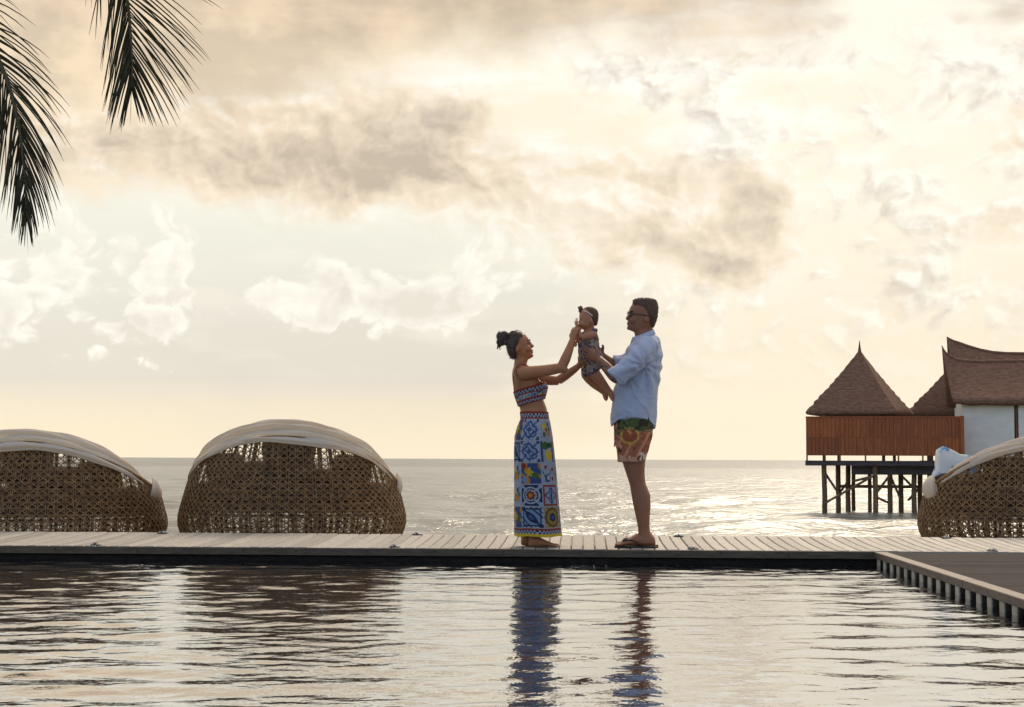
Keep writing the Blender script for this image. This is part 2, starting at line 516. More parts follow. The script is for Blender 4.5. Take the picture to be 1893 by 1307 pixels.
# side terrace with slotted overflow edge
TX = 2.585
ter = MB().box(TX + 0.30, 9.0, -10.8, -0.05, -0.42, -0.048).add('terrace', M['dark'], None, loc=(0, BW_Y, 0), rz=-YAW)
tag(ter, 'brown plank terrace along the right side of the pool', 'terrace', kind='structure')
tm = MB().box(0.0, 6.2, 0.0, 0.138, -0.03, 0.0, 0.003).mesh('terrace_board'); tm.materials.append(M['terrace'])
for k in range(77):
    add('terrace_board', tm, None, ter, (TX + 0.09, -0.034 - (k + 1) * 0.1395, -0.006 + random.uniform(-.0008, .0008)))
em = MB().box(0.0, 0.089, 0.0, 2.695, -0.045, 0.0, 0.004).mesh('edge_board'); em.materials.append(M['edge'])
for k in range(4): add('edge_board', em, None, ter, (TX, -0.036 - (k + 1) * 2.70, -0.003))
post = MB().box(0.0, 0.012, 0.0, 0.090, -0.30, 0.0, 0.003).mesh('post'); post.materials.append(M['post'])
for k in range(44):
    add('post', post, None, ter, (TX + 0.012, -0.16 - k * 0.243 + random.uniform(-.006, .006), -0.049))

MB().box(TX + 0.055, TX + 0.299, -10.8, -0.05, -0.40, -0.05).add('slot_shade_backing', M['dark'], ter)  # near-black backing; its dark colour stands in for shade inside the slots

# deck marker lights, in pairs along the boardwalk
dm = MB(); rings = []
for (r_, z) in ((0.042, 0.0), (0.042, 0.004), (0.033, 0.007), (0.024, 0.017), (0.012, 0.0195), (0.003, 0.020)):
    rings.append([(r_ * math.cos(a), r_ * math.sin(a), z) for a in (2 * math.pi * k / 20 for k in range(20))])
dm.loft(rings); dome_me = dm.mesh('housing', True); dome_me.materials.append(M['steel'])
lens = MB()
lens.box(-0.007, 0.007, -0.0335, -0.022, 0.006, 0.0135, 0.001); lens_me = lens.mesh('light_window'); lens_me.materials.append(M['lamp_glass'])
spots = [(193, 1005.3, 'on the near edge left of the middle daybed'), (292, 986.8, 'on the far edge by the leftmost daybed'),
         (737, 1008.4, 'on the near edge under the middle daybed'), (770, 990.4, 'on the far edge right of the middle daybed'),
         (1277, 1012.0, 'on the near edge right of the man'), (1254, 993.2, 'on the far edge right of the man'),
         (1825, 1017.2, 'on the near edge beside the brown terrace'), (1741, 996.0, 'on the far edge before the rightmost daybed')]
for px, py, txt in spots:
    near = 'near edge' in txt
    p = G(px, py, 0.0)
    t = 0.07 if near else BW_L - 0.075
    e = (p - Vector((0, BW_Y, 0))).dot(E) if near else (W(px, py, BW_Y + 1.38 - 0.0) - Vector((0, BW_Y, 0))).dot(E)
    q = bw(e, t, BW_RISE * (t / BW_L) ** 2 + 0.001)
    o = empty('deck_light', q, -YAW); tag(o, 'small steel domed marker light ' + txt + ' of boardwalk', 'deck light', 'marker lights along the boardwalk')
    add('housing', dome_me, None, o)
    for a in (-0.5, 0.5, 2.6, 3.7): add('light_window', lens_me, None, o, rz=a)
# ------------------------------------------------------------------ overwater villas
VD = 70.5                                      # depth of the villas
VS = VD / F                                    # metres per photograph pixel there
M['thatch'] = mat('thatch', (0.12, 0.09, 0.075), 0.9, 0.2, build=grained((0.15, 0.078, 0.05), (0.28, 0.165, 0.115), (1.2, 1.2, 5.0), 4.0, 0.1, 0.9, 0.06))
M['teak'] = mat('teak_panel', (0.3, 0.12, 0.05), 0.6, 0.4, build=grained((0.24, 0.064, 0.018), (0.38, 0.112, 0.032), (5, 5, 0.5), 3.0, 0.14, 0.3, 0.01))
M['pile'] = mat('pile_wood', (0.12, 0.085, 0.06), 0.85, 0.3, build=grained((0.12, 0.075, 0.042), (0.25, 0.165, 0.10), (4, 4, 0.8), 2.0, 0.2))
M['beam'] = mat('platform_beam', (0.07, 0.055, 0.055), 0.8, 0.3, build=grained((0.045, 0.035, 0.035), (0.10, 0.078, 0.075), (1, 4, 6), 2.0, 0.1))
M['white_wall'] = mat('white_plaster', (0.78, 0.76, 0.70), 0.85, 0.3, build=grained((0.72, 0.69, 0.63), (0.82, 0.79, 0.73), (1, 1, 2.5), 1.2, 0.02, 0.1))
M['win'] = mat('dark_window', (0.03, 0.025, 0.025), 0.15, 0.6)


def VP(px, py, dd=0.0): return W(px, py, VD + dd)


def pyramid_roof(cx, cy, z0, z1, half, rot, skirt=0.22, concave=0.04, n=10):
    """A thatched pyramid: shaggy courses, thick eave, slightly dished faces."""
    mb = MB(); rings = []; r = random.Random(3)
    prof = [(0.0, half * 0.90, -0.02), (0.0, half * 0.985, 0.0), (0.0, half, skirt * 0.45), (0.0, half * 0.97, skirt)]
    for k in range(1, n * 2 + 1):
        t = k / (n * 2.0)
        w = half * 0.97 * (1 - t) + 0.03 * t
        z = skirt + (z1 - z0 - skirt) * t - concave * math.sin(math.pi * t) * 2
        prof.append((0.0, w * (1.0 + (0.012 if k % 2 else -0.008)), z))
    m = 16
    for (_, w, dz) in prof:
        ring = []
        for s in range(4):
            for j in range(m):
                u = -1 + 2 * j / m
                x, y = [(u, -1), (1, u), (-u, 1), (-1, -u)][s]
                jit = 1 + r.uniform(-0.010, 0.010)
                ring.append((x * w * jit, y * w * jit, z0 + dz + r.uniform(-.015, .015)))
        rings.append(ring)
    mb.loft(rings)
    c, s = math.cos(rot), math.sin(rot)
    mb.v = [(cx + x * c - y * s, cy + x * s + y * c, z) for x, y, z in mb.v]
    return mb


def fence_panel(x0, x1, z0, z1):
    mb = MB(); n = max(3, int((x1 - x0) / 0.15)); w = (x1 - x0) / n
    for k in range(n):
        d = random.uniform(0, .012)
        mb.box(x0 + k * w + .006, x0 + (k + 1) * w - .006, -0.03 - d, 0.02, z0 + .01, z1 - .01)
    return mb.box(x0, x1, 0.021, 0.05, z0, z1)


ZP = VP(1640, 851).z                           # platform floor level
# local frame: origin at platform left end, x along the fence, y away from the camera
P0, P1 = VP(1491, 860), VP(1783, 860)
L = (P1 - P0).length
VROT = -R(12.0)
pav = empty('overwater_pavilion', (P0.x, P0.y, SEA_Z), VROT)
tag(pav, 'open thatched pavilion on stilts with brown timber privacy screen over the sea', 'pavilion')
H0 = ZP - SEA_Z
def LV(px, py, ly):
    """Where a sight line meets the plane y = ly of the villas' own frame: local x and z."""
    o = Vector((0, 0, CAM_H)); d = CAM_ROT @ Vector(((px - 946.5) / F, -(py - 653.5) / F, -1.0))
    n = Vector((-math.sin(VROT), math.cos(VROT), 0)); base = Vector((P0.x, P0.y, 0))
    t = (ly - (o - base).dot(n)) / d.dot(n); p = o + d * t
    return (p - base).dot(Vector((math.cos(VROT), math.sin(VROT), 0))), p.z - SEA_Z
lx = lambda px, ly=0.0: LV(px, 850, ly)[0]
lz = lambda py, ly=0.0, px=1640: LV(px, py, ly)[1]
LX = lx(1783)
MB().box(-0.05, LX + 1.0, -0.1, 4.4, H0 - 0.24, H0 - 0.02).add('platform', M['beam'], pav)
MB().box(1.9, LX + 0.6, 0.4, 4.0, H0 - 0.62, H0 - 0.245).add('under_beam', M['beam'], pav)
ft, fm, fb_ = lz(771), lz(808.5), lz(842.5)
cuts = [1492, 1553, 1600, 1661, 1706, 1745, 1775]
for a, b_ in zip(cuts, cuts[1:]):
    for (z0, z1) in ((fb_, fm - 0.02), (fm + 0.02, ft - 0.03)):
        fence_panel(lx(a) + 0.03, lx(b_) - 0.03, z0, z1).add('screen_panel', M['teak'], pav)
for px in cuts:
    MB().box(lx(px) - 0.035, lx(px) + 0.035, -0.055, 0.06, H0 - 0.02, ft + 0.01).add('screen_post', M['teak'], pav)
MB().box(lx(1492), lx(1780), -0.05, 0.055, fm - 0.03, fm + 0.03).add('screen_rail', M['teak'], pav)
MB().box(lx(1491) - .03, lx(1781), -0.06, 0.065, ft - 0.035, ft + 0.03).add('top_rail', M['teak'], pav)
MB().box(lx(1776), lx(1783), -0.12, 0.12, H0 - 0.02, ft + 0.05).add('end_post', M['teak'], pav)
# pavilion roof on posts
ex, ey = lx(1591, 2.2), 2.2
ez = lz(766, 0.6)
half = 0.5 * 162 * VS
pyramid_roof(ex, ey, ez, lz(648, ey), half * 1.03, -R(12.8)).add('thatched_roof', M['thatch'], pav, True)
MB().tube([(ex, ey, lz(652, ey)), (ex, ey, lz(641, ey)), (ex, ey, lz(629, ey))], [0.09, 0.045, 0.012], 8).add('roof_finial', M['pile'], pav)
for (px, dy) in ((1523, 0.75), (1549, 3.7), (1634, 0.75), (1657, 3.7)):
    MB().box(lx(px) - .07, lx(px) + .07, dy - .07, dy + .07, H0 - 0.02, ez + 0.12).add('roof_post', M['pile'], pav)
for (px, dy) in ((1523, 0.3), (1549, 2.6), (1568, 3.8), (1578, 4.2), (1607, 3.6), (1617, 0.3), (1645, 1.6), (1665, 2.4), (1690, 1.2), (1701, 3.6), (1720, 3.9), (1760, 0.4)):
    x = lx(px, dy); r_ = 0.115 if px not in (1578, 1607) else 0.09
    MB().tube([(x, dy, -1.4), (x + random.uniform(-.03, .03), dy, 0.8), (x, dy, H0 - 0.2)], [r_ * 1.08, r_, r_], 10).add('stilt', M['pile'], pav)
for (xa, ya, xb, yb, dy) in ((1525, 875, 1549, 912, 0.35), (1523, 932, 1617, 878, 0.1), (1577, 890, 1617, 880, 0.2), (1617, 915, 1645, 878, 0.5), (1617, 918, 1645, 931, 0.5),
                             (1645, 878, 1665, 925, 1.7), (1665, 878, 1692, 905, 1.3), (1549, 915, 1568, 890, 2.8), (1678, 925, 1700, 900, 2.6)):
    MB().tube([(lx(xa, dy), dy, lz(ya, dy)), (lx(xb, dy), dy, lz(yb, dy))], 0.06, 6).add('brace', M['pile'], pav)
MB().box(lx(1549), lx(1730), 3.55, 3.68, lz(905), lz(899)).add('cross_beam', M['pile'], pav)

# second thatched roof behind
pv2 = empty('overwater_pavilion', (P0.x, P0.y, SEA_Z), VROT)
tag(pv2, 'second thatched pavilion on stilts partly hidden behind the white walled villa', 'pavilion')
pyramid_roof(lx(1774, 9.2), 9.2, lz(768, 7.0), lz(662, 9.2), 90 * VS * 1.13, -R(4.0)).add('thatched_roof', M['thatch'], pv2, True)
MB().box(lx(1705, 7.5), lx(1840, 7.5), 7.5, 11.0, H0 - 0.3, H0).add('platform', M['beam'], pv2)
for (px, dy) in ((1722, 7.7), (1722, 10.7), (1820, 7.7), (1820, 10.7)):
    MB().box(lx(px, 7.7) - .08, lx(px, 7.7) + .08, dy - .08, dy + .08, -1.4, lz(764, 7.0) + .1).add('stilt', M['pile'], pv2)

# main villa with upswept ridges
low = [(1741, 639), (1743.5, 645), (1747, 651), (1752, 657), (1760, 661.5), (1770, 665), (1785, 667.5), (1810, 668.5), (1850, 668), (1900, 667), (1990, 665)]
hi = [(1750, 622.5), (1755, 626), (1762, 630), (1772, 634), (1790, 640.5), (1812, 647), (1835, 651.5), (1860, 653.5), (1900, 654), (1990, 652)]
vil = empty('overwater_villa', (P0.x, P0.y, SEA_Z), VROT)
tag(vil, 'white walled overwater villa with upswept double thatched roof at right edge', 'villa')
wx0, wx1, wy0, wy1 = lx(1779, 0.9), lx(1960, 0.9), 0.9, 6.0
MB().box(wx0, lx(1876, .9), wy0, wy1, H0 - 0.05, lz(736, .9, 1800)).add('wall', M['white_wall'], vil)
MB().box(lx(1884, .9), wx1, wy0, wy1, H0 - 0.05, lz(736, .9, 1800)).add('wall', M['white_wall'], vil)
for pts_, yc_, pn in ((low, 2.9, 'ridge_cap'), (hi, 5.4, 'ridge_cap')):
    c_ = [(LV(px, py, yc_)[0], yc_, LV(px, py, yc_)[1]) for px, py in pts_]
    MB().tube(c_, [0.02, 0.035, 0.05] + [0.075] * (len(c_) - 3), 8).add(pn, M['thatch'], vil, True)
MB().box(lx(1876, .9), lx(1884, .9), wy0 + .25, wy1 - .2, H0 - 0.05, lz(736, .9, 1800)).add('window', M['win'], vil)
MB().box(lx(1879.2, .9), lx(1880.6, .9), wy0 + .05, wy0 + .2, H0 - 0.05, lz(736, .9, 1800)).add('window_frame', M['teak'], vil)
MB().box(wx0 - .4, wx1, 0.2, 7.4, H0 - 0.35, H0 - 0.06).add('platform', M['beam'], vil)
for px in (1800, 1850, 1900, 1950):
    for dy in (0.8, 6.6):
        MB().tube([(lx(px), dy, -1.4), (lx(px), dy, H0 - 0.3)], 0.13, 10).add('stilt', M['pile'], vil)


def swept_roof(name, tipx, tipy, ridge, eave_y, eavex, yc, depth):
    """Gable roof whose ridge sweeps up to a horn at its left end; verge slants outwards to the ridge."""
    mb = MB(); rings = []
    pts = ridge                                     # (px, py) along the ridge from the tip to the right
    n = len(pts); r = random.Random(9)
    for i, (px, py) in enumerate(pts):
        x, zr = LV(px, py, yc)
        u = (px - pts[0][0]) / (pts[-1][0] - pts[0][0])
        e0 = lx(eavex, yc - depth); exl = max(x, e0 + (x - e0) * min(1, max(0, (px - eavex) / 30))) if px > eavex else e0 + (x - e0) * 0.10
        ze = lz(eave_y, yc - depth, 1800)
        th = 0.06 + 0.16 * min(1, u * 6)
        half = []
        m = 10
        for k in range(m + 1):
            t = k / m
            xx = x * (1 - t) + exl * t if px <= eavex + 30 else x
            sag = -0.10 * math.sin(math.pi * t)
            half.append((xx, t, zr * (1 - t) + ze * t + sag + r.uniform(-.02, .02)))
        ring = [(xx, yc - t * depth, z) for xx, t, z in half]
        ring += [(xx, yc - t * depth * 0.97, z - th * (0.4 + 0.6 * t)) for xx, t, z in reversed(half)]
        ring_b = [(xx, yc + t * depth * 0.97, z - th * (0.4 + 0.6 * t)) for xx, t, z in half]
        ring_b += [(xx, yc + t * depth, z) for xx, t, z in reversed(half)]
        rings.append(ring + ring_b)
    mb.loft(rings)
    return mb


swept_roof('low', 0, 0, low, 740, 1764, 2.9, 2.5).add('lower_roof', M['thatch'], vil, True)
swept_roof('hi', 0, 0, hi, 700, 1768, 5.4, 2.2).add('upper_roof', M['thatch'], vil, True)
# ------------------------------------------------------------------ wicker daybeds
M['wicker'] = mat('wicker', (0.2, 0.13, 0.08), 0.6, 0.35, build=grained((0.13, 0.070, 0.028), (0.30, 0.175, 0.076), (3, 3, 3), 6.0, 0.08, 0.0))
M['rib'] = mat('wicker_frame', (0.06, 0.038, 0.025), 0.6, 0.3)
M['canvas'] = mat('canopy_canvas', (0.62, 0.59, 0.53), 0.85, 0.2, build=lambda T, b: cloth_bump(90, 0.2)(T, b))
b = M['canvas'].node_tree.nodes['Principled BSDF']
M['mattress'] = mat('mattress_fabric', (0.06, 0.05, 0.042), 0.9, 0.2)
M['pillow'] = mat('pillow_fabric', (0.045, 0.036, 0.03), 0.9, 0.2)


def f_bluepillow(T, b):
    v, _ = obj_coord(T, (1, 1, 1), False)
    n = noise_node(T, v, 6.0, 4.0, 0.6)
    T.links.new(mixc(T, n.smooth(0.50, 0.60), (0.75, 0.76, 0.74), (0.16, 0.36, 0.58)), b.inputs['Base Color'])
M['blue_pillow'] = mat('blue_print_pillow', (0.6, 0.65, 0.7), 0.85, 0.2, build=f_bluepillow)


def fold_canvas(T, b):
    cloth_bump(70, 0.25)(T, b)
    tr = T.nodes.new('ShaderNodeBsdfTranslucent'); tr.inputs['Color'].default_value = (0.88, 0.70, 0.42, 1)
    mx = T.nodes.new('ShaderNodeMixShader'); mx.inputs[0].default_value = 0.5
    out = T.nodes['Material Output']
    T.links.new(b.outputs[0], mx.inputs[1]); T.links.new(tr.outputs[0], mx.inputs[2]); T.links.new(mx.outputs[0], out.inputs[0])
M['canvas'] = mat('canopy_canvas', (0.88, 0.86, 0.82), 0.85, 0.2, build=fold_canvas)

PIV_Z, HOOP_R = 0.50, 0.91


def shell_r(z):
    pts = [(0.0, 0.955), (0.06, 0.99), (0.15, 1.022), (0.24, 1.02), (0.35, 0.99), (0.48, 0.955), (0.60, 0.915), (0.75, 0.865), (0.95, 0.79)]
    return float(np.interp(z, [p[0] for p in pts], [p[1] for p in pts]))


def rim_z(u):                                   # u = 0 at the back (towards the pool)
    c = math.cos(u)
    return 0.52 + 0.40 * c if c > 0 else 0.52 + 0.14 * c * 1.0


def SP(u, z, off=0.0):
    r = shell_r(z) + off
    return Vector((r * math.sin(u), -r * math.cos(u), z))


def weave():
    mb = MB(); TW = 2 * math.pi; NC = 78; dz = 0.056; rr = random.Random(4); wd = 0.0045

    def strip(pts, outs, w=wd):
        if len(pts) < 2: return
        rings = []
        for i, p in enumerate(pts):
            t = (pts[min(i + 1, len(pts) - 1)] - pts[max(i - 1, 0)]).normalized()
            o = outs[i]; s = t.cross(o).normalized()
            rings.append([p - s * w + o * .0018, p + s * w + o * .0018, p + s * w - o * .0018, p - s * w - o * .0018])
        mb.loft(rings)
    outv = lambda u: Vector((math.sin(u), -math.cos(u), 0.15)).normalized()
    for k in range(NC):
        for s in (-0.12, 0.12):
            u = (k + s + rr.uniform(-.04, .04)) / NC * TW
            zs = np.arange(0.0, rim_z(u) + 0.03, 0.06)
            wob = rr.uniform(-.004, .004)
            strip([SP(u + wob * math.sin(z * 9), z) for z in zs], [outv(u)] * len(zs))
    z = 0.02
    while z < 0.9:
        for s in (-0.005, 0.005):
            run, outs = [], []
            for k in range(NC * 2 + 1):
                u = k / (NC * 2) * TW
                zz = z + s + 0.003 * math.sin(u * 7 + z * 40)
                if zz < rim_z(u): run.append(SP(u, zz, 0.004)); outs.append(outv(u))
                else:
                    strip(run, outs, .0026); run, outs = [], []
            strip(run, outs, .0026)
        z += dz
    for k in range(NC):
        for sg, off in ((1, 0.008), (-1, 0.011)):
            run, outs = [], []; z = 0.0
            while z < 0.92:
                u = (k + 0.5 + sg * z / dz + rr.uniform(-.03, .03)) / NC * TW
                if z > rim_z(u): break
                run.append(SP(u, z, off)); outs.append(outv(u)); z += dz
            strip(run, outs)
    # a stray crossing cane here and there
    for k in range(70):
        u = rr.uniform(0, TW); z = rr.uniform(0.0, 0.7); du = rr.uniform(-.14, .14); run = []
        for j in range(5):
            uu, zz = u + du * j / 4, z + 0.16 * j / 4
            if zz < rim_z(uu): run.append(SP(uu, zz, 0.014))
        strip(run, [outv(u)] * len(run), .004)
    return mb


WEAVE = weave().mesh('wicker_weave', False); WEAVE.materials.append(M['wicker'])
mbr = MB()
for k in range(46):
    u = 2 * math.pi * (k + random.uniform(-.15, .15)) / 46
    zs = [0.0, 0.12, 0.25, 0.40, rim_z(u) * 0.8 + .1 if rim_z(u) > .5 else rim_z(u) - .01, rim_z(u)]
    zs = sorted(set(z for z in zs if z <= rim_z(u)))
    mbr.tube([SP(u + random.uniform(-.008, .008), z, -0.03) for z in zs], random.uniform(.010, .017), 6)
for z in (0.015, 0.25):
    mbr.tube([SP(2 * math.pi * k / 60, z, -0.025) for k in range(61)], 0.014, 6)
RIBS = mbr.mesh('frame_ribs', True); RIBS.materials.append(M['rib'])
RIM = MB().tube([SP(2 * math.pi * k / 90, rim_z(2 * math.pi * k / 90), 0.002) for k in range(91)], 0.022, 8).mesh('rim', True); RIM.materials.append(M['wicker'])
mbb = MB(); mbb.loft([[SP(2 * math.pi * k / 48, z, -0.05 - i) for k in range(48)] for z, i in ((0.275, 0.02), (0.285, 0.0), (0.35, 0.0), (0.36, 0.02))])
BASE = mbb.mesh('base', False); BASE.materials.append(M['rib'])
mbm = MB(); mbm.loft([[SP(2 * math.pi * k / 48, z, -0.09 - i) for k in range(48)] for z, i in ((0.362, 0.03), (0.375, 0.0), (0.50, 0.0), (0.525, 0.03))])
MATT = mbm.mesh('mattress', True); MATT.materials.append(M['mattress'])


def cushion(w, h, d, ex=4):
    mb = MB(); rings = []; n = 14
    for s in (-1, 1):
        pass
    for k in range(9):
        t = -1 + 2 * k / 8
        ring = []
        for j in range(28):
            a = 2 * math.pi * j / 28
            q = (abs(math.cos(a)) ** ex + abs(math.sin(a)) ** ex) ** (-1.0 / ex)
            s = (1 - abs(t) ** 3.0) ** 0.5 * (1 - 0.06 * (math.cos(2 * a) ** 2)) if abs(t) < 1 else 0.02
            pin = 0.9 + 0.1 * abs(math.sin(2 * a))
            ring.append((w / 2 * q * math.cos(a) * max(s, .02) ** 0.4 * pin, t * d / 2, h / 2 * q * math.sin(a) * max(s, .02) ** 0.4 * pin))
        rings.append(ring)
    return mb.loft(rings)


def canopy(seed, th0, th1, nf, sag, amp):
    """Fabric folded back over hoops that pivot at both sides."""
    rr = random.Random(seed); mb = MB(); NP = 72; rows = []
    S = nf * 10
    ph = [rr.uniform(0, 6.28) for _ in range(8)]
    amps = [rr.uniform(.55, 1.25) for _ in range(nf + 1)]
    for i in range(S + 1):
        s = i / S; k = s * nf; fr = k - math.floor(k); ki = min(int(k), nf)
        bulge = amp * amps[ki] * (min(1, fr * 5) ** .5 * (1 - fr) ** 0.7 + 0.25 * math.sin(math.pi * fr))
        row = []
        for j in range(NP + 1):
            p = -math.pi / 2 + math.pi * j / NP
            drape = math.cos(p)
            th = R(th0 + (th1 - th0) * (s + 0.10 * math.sin(2 * p + ph[0]) * s * (1 - s) + 0.05 * math.sin(5 * p + ph[1] + k) * (1 - s)))
            rr_ = HOOP_R + (bulge - sag * s) * (0.08 + 0.92 * drape * drape) + 0.008 * math.sin(7 * p + ph[2] + 3 * k) * drape + 0.005 * math.sin(17 * p + ph[3] + 5 * k)
            rr_ *= 1.0 + 0.02 * (1 - s)
            row.append((rr_ * math.sin(p), -rr_ * math.cos(p) * math.cos(th), PIV_Z + rr_ * math.cos(p) * math.sin(th) - 0.02 * (1 - drape) * (1 - s)))
        rows.append(row)
    allr = rows
    n = NP + 1; v = [p for r_ in allr for p in r_]; f = []
    m = len(allr)
    for i in range(m - 1):
        a0, b0 = i * n, (i + 1) * n
        for j in range(NP): f.append((a0 + j, a0 + j + 1, b0 + j + 1, b0 + j))
    mb.put(v, f)
    for row, r_ in ((rows[0], .011), (rows[-1], .013)): mb.tube(row, r_, 6)
    return mb


def gather(side, seed):
    """Bunched fabric at a pivot."""
    rr = random.Random(seed); mb = MB(); rings = []
    for i in range(9):
        t = i / 8; w = (0.03 + 0.075 * math.sin(math.pi * min(1, t * 1.05))) * (1.35 if side < 0 else 1.0); z = PIV_Z + 0.10 - 0.26 * t
        cx = side * (0.885 + 0.085 * math.sin(math.pi * (0.25 + 0.7 * t)))
        ring = []
        for k in range(16):
            a = 2 * math.pi * k / 16
            q = w * (1 + 0.16 * math.sin(5 * a + t * 3 + seed))
            ring.append((cx + q * 0.30 * math.cos(a), 0.02 + q * 1.2 * math.sin(a), z + 0.012 * math.cos(3 * a)))
        rings.append(ring)
    return mb.loft(rings)


PILL = cushion(0.50, 0.44, 0.17).mesh('cushion', True); PILL.materials.append(M['pillow'])
BOLS = cushion(0.62, 0.24, 0.18).mesh('bolster', True); BOLS.materials.append(M['pillow'])


def daybed(px, depth, dz, rz, label, can, ear, xs):
    x = (px - 946.5) / F * depth
    o = empty('daybed', (x, depth, -0.10 + dz), rz)
    tag(o, label, 'daybed', 'round wicker daybeds behind the boardwalk')
    tag(add('wicker_weave', WEAVE, None, o), kind='stuff')
    add('frame_ribs', RIBS, None, o); add('rim', RIM, None, o); add('base', BASE, None, o); add('mattress', MATT, None, o)
    for k, (cx, cy, cz, kind, tilt) in enumerate(xs):
        c = add('bolster' if kind == 1 else 'cushion', BOLS if kind == 1 else PILL, None, o, (cx, cy, cz))
        if kind == 2: c.scale = (0.78, 0.8, 0.62)
        c.rotation_euler = (R(14), 0, math.atan2(cx, -cy) * 0.6 + tilt)
    canopy(*can).add('canopy', M['canvas'], o, True)
    gather(ear, can[0]).add('canopy_gather', M['canvas'], o, True)
    return o


daybed(544.5, 14.88, 0.0, 0.0, 'middle round wicker daybed with four layered folds of cream canopy', (3, 24.5, 41.5, 4, 0.05, 0.05), 1,
       [(0.04, -0.60, 0.73, 0, 0), (-0.56, -0.42, 0.66, 2, 0.1), (0.58, -0.40, 0.65, 2, -.1), (-0.36, -0.52, 0.60, 1, 0), (0.40, -.50, 0.54, 1, 0)])
daybed(103, 15.02, -0.055, R(-6), 'leftmost round wicker daybed, cut by the left picture edge, under the palm frond', (8, 23.0, 37.5, 3, 0.03, 0.05), 1,
       [(0.0, -0.60, 0.73, 0, 0), (-0.5, -0.48, 0.72, 0, 0.1), (0.58, -0.42, 0.63, 2, -.1), (0.36, -.5, 0.60, 1, 0)])
d3 = daybed(1912, 14.62, 0.0, R(5), 'rightmost round wicker daybed with rolled cream canopy in front of the villa', (5, 24.0, 33.0, 2, 0.03, 0.045), -1,
       [(0.0, -0.60, 0.72, 0, 0), (-0.48, -0.48, 0.66, 2, 0.1), (0.50, -0.45, 0.68, 2, -.1), (-.70, -.15, .52, 1, 0)])
pc = W(1764, 857, 14.75)
bp = cushion(0.42, 0.42, 0.14, 11).add('throw_pillow', M['blue_pillow'], None, True, loc=(pc.x, 14.75, pc.z - 0.09))
bp.rotation_euler = (R(-8), R(17), R(8))
tag(bp, 'white and blue printed pillow leaning inside the rightmost daybed', 'pillow')
# ------------------------------------------------------------------ coconut palm at the left, crown above the frame
M['leaf'] = mat('palm_leaflet', (0.02, 0.025, 0.010), 0.6, 0.25, build=grained((0.010, 0.011, 0.006), (0.045, 0.042, 0.014), (2, 2, 2), 3.0, 0.05, 0.0))
M['rachis'] = mat('palm_rachis', (0.06, 0.06, 0.025), 0.5, 0.4)
M['trunk'] = mat('palm_trunk', (0.16, 0.13, 0.10), 0.9, 0.2, build=grained((0.11, 0.09, 0.07), (0.22, 0.18, 0.14), (2, 2, 9), 3.0, 0.05, 0.6, 0.02))
PD = 15.0
palm = empty('palm_tree', (-7.9, 15.5, -0.1))
tag(palm, 'coconut palm at left whose dark drooping fronds hang into the picture', 'palm tree')
CROWN = Vector((-7.25, 15.3, 6.35))
mb = MB(); pts = []; rad = []
for k in range(41):
    t = k / 40
    pts.append(Vector((-7.9 + 0.65 * t ** 1.6, 15.5 - 0.2 * t, -0.25 + 6.6 * t))); rad.append((0.19 - 0.06 * t) * (1.05 if k % 2 else 0.98) + 0.06 * max(0, 1 - t * 9))
mb.tube(pts, rad, 14)
tr = mb.add('trunk', M['trunk'], None, True); tr.parent = palm; tr.matrix_parent_inverse = Matrix.Translation((7.9, -15.5, 0.1))


def frond(rach, n, Lmax, side_dir, seed, start=0.12, droop=0.35, spread=1.0, lspread=None):
    rr = random.Random(seed)
    P, Q = spline([Vector(p) for p in rach], [0.03] * len(rach), 10)
    m = len(P); Q = [0.032 * (1 - i / m) ** 0.8 + 0.004 for i in range(m)]
    fr = empty('frond', (0, 0, 0)); fr.parent = palm; fr.matrix_parent_inverse = Matrix.Translation((7.9, -15.5, 0.1))
    MB().tube(P, Q, 6).add('rachis', M['rachis'], fr, True)
    mb = MB(); sd = Vector(side_dir).normalized()
    for k in range(n):
        t = start + (1 - start) * (k + rr.uniform(-.3, .3)) / n
        t = min(.995, max(0.02, t))
        f = t * (m - 1); i = min(int(f), m - 2); p = P[i].lerp(P[i + 1], f - i)
        tan = (P[min(i + 2, m - 1)] - P[max(i - 1, 0)]).normalized()
        L = Lmax * (0.35 + 0.65 * math.sin(math.pi * min(1, 0.18 + t * 0.72))) * rr.uniform(.88, 1.08) * (1.0 - 0.45 * max(0, (t - 0.8) / 0.2))
        for s in (-1, 1):
            if rr.random() < 0.04: continue
            ang = R(52 - 40 * t) * (spread if s > 0 or lspread is None else lspread) * rr.uniform(.85, 1.15)
            side = (sd - tan * sd.dot(tan)).normalized() * s
            nrm = tan.cross(side).normalized()
            d = tan * math.cos(ang) + side * math.sin(ang) + nrm * rr.uniform(-.45, .45) + tan * rr.uniform(-.08, .12)
            d.normalize()
            w0 = rr.uniform(.006, .0105); NS = 6; q = p.copy(); rings = []
            for j in range(NS + 1):
                u = j / NS
                wd = w0 * (0.55 + 0.45 * min(1, u * 5)) * (1 - u) ** 0.55 + 0.0008
                wv = d.cross(nrm).normalized() * wd; up = nrm * wd * 0.35
                rings.append([q - wv, q + up, q + wv, q + up * 0.6])
                d = (d + Vector((0, 0, -1)) * droop * (0.10 + 0.30 * u) * (0.6 + .8 * t)).normalized()
                q = q + d * (L / NS)
            mb.loft(rings)
    d = (P[-1] - P[-3]).normalized()
    mb.tube([P[-1], P[-1] + d * 0.18, P[-1] + d * 0.36], [0.006, 0.008, 0.001], 4, 0.3)
    lf = tag(mb.add('leaflets', M['leaf'], fr), kind='stuff')
    return fr


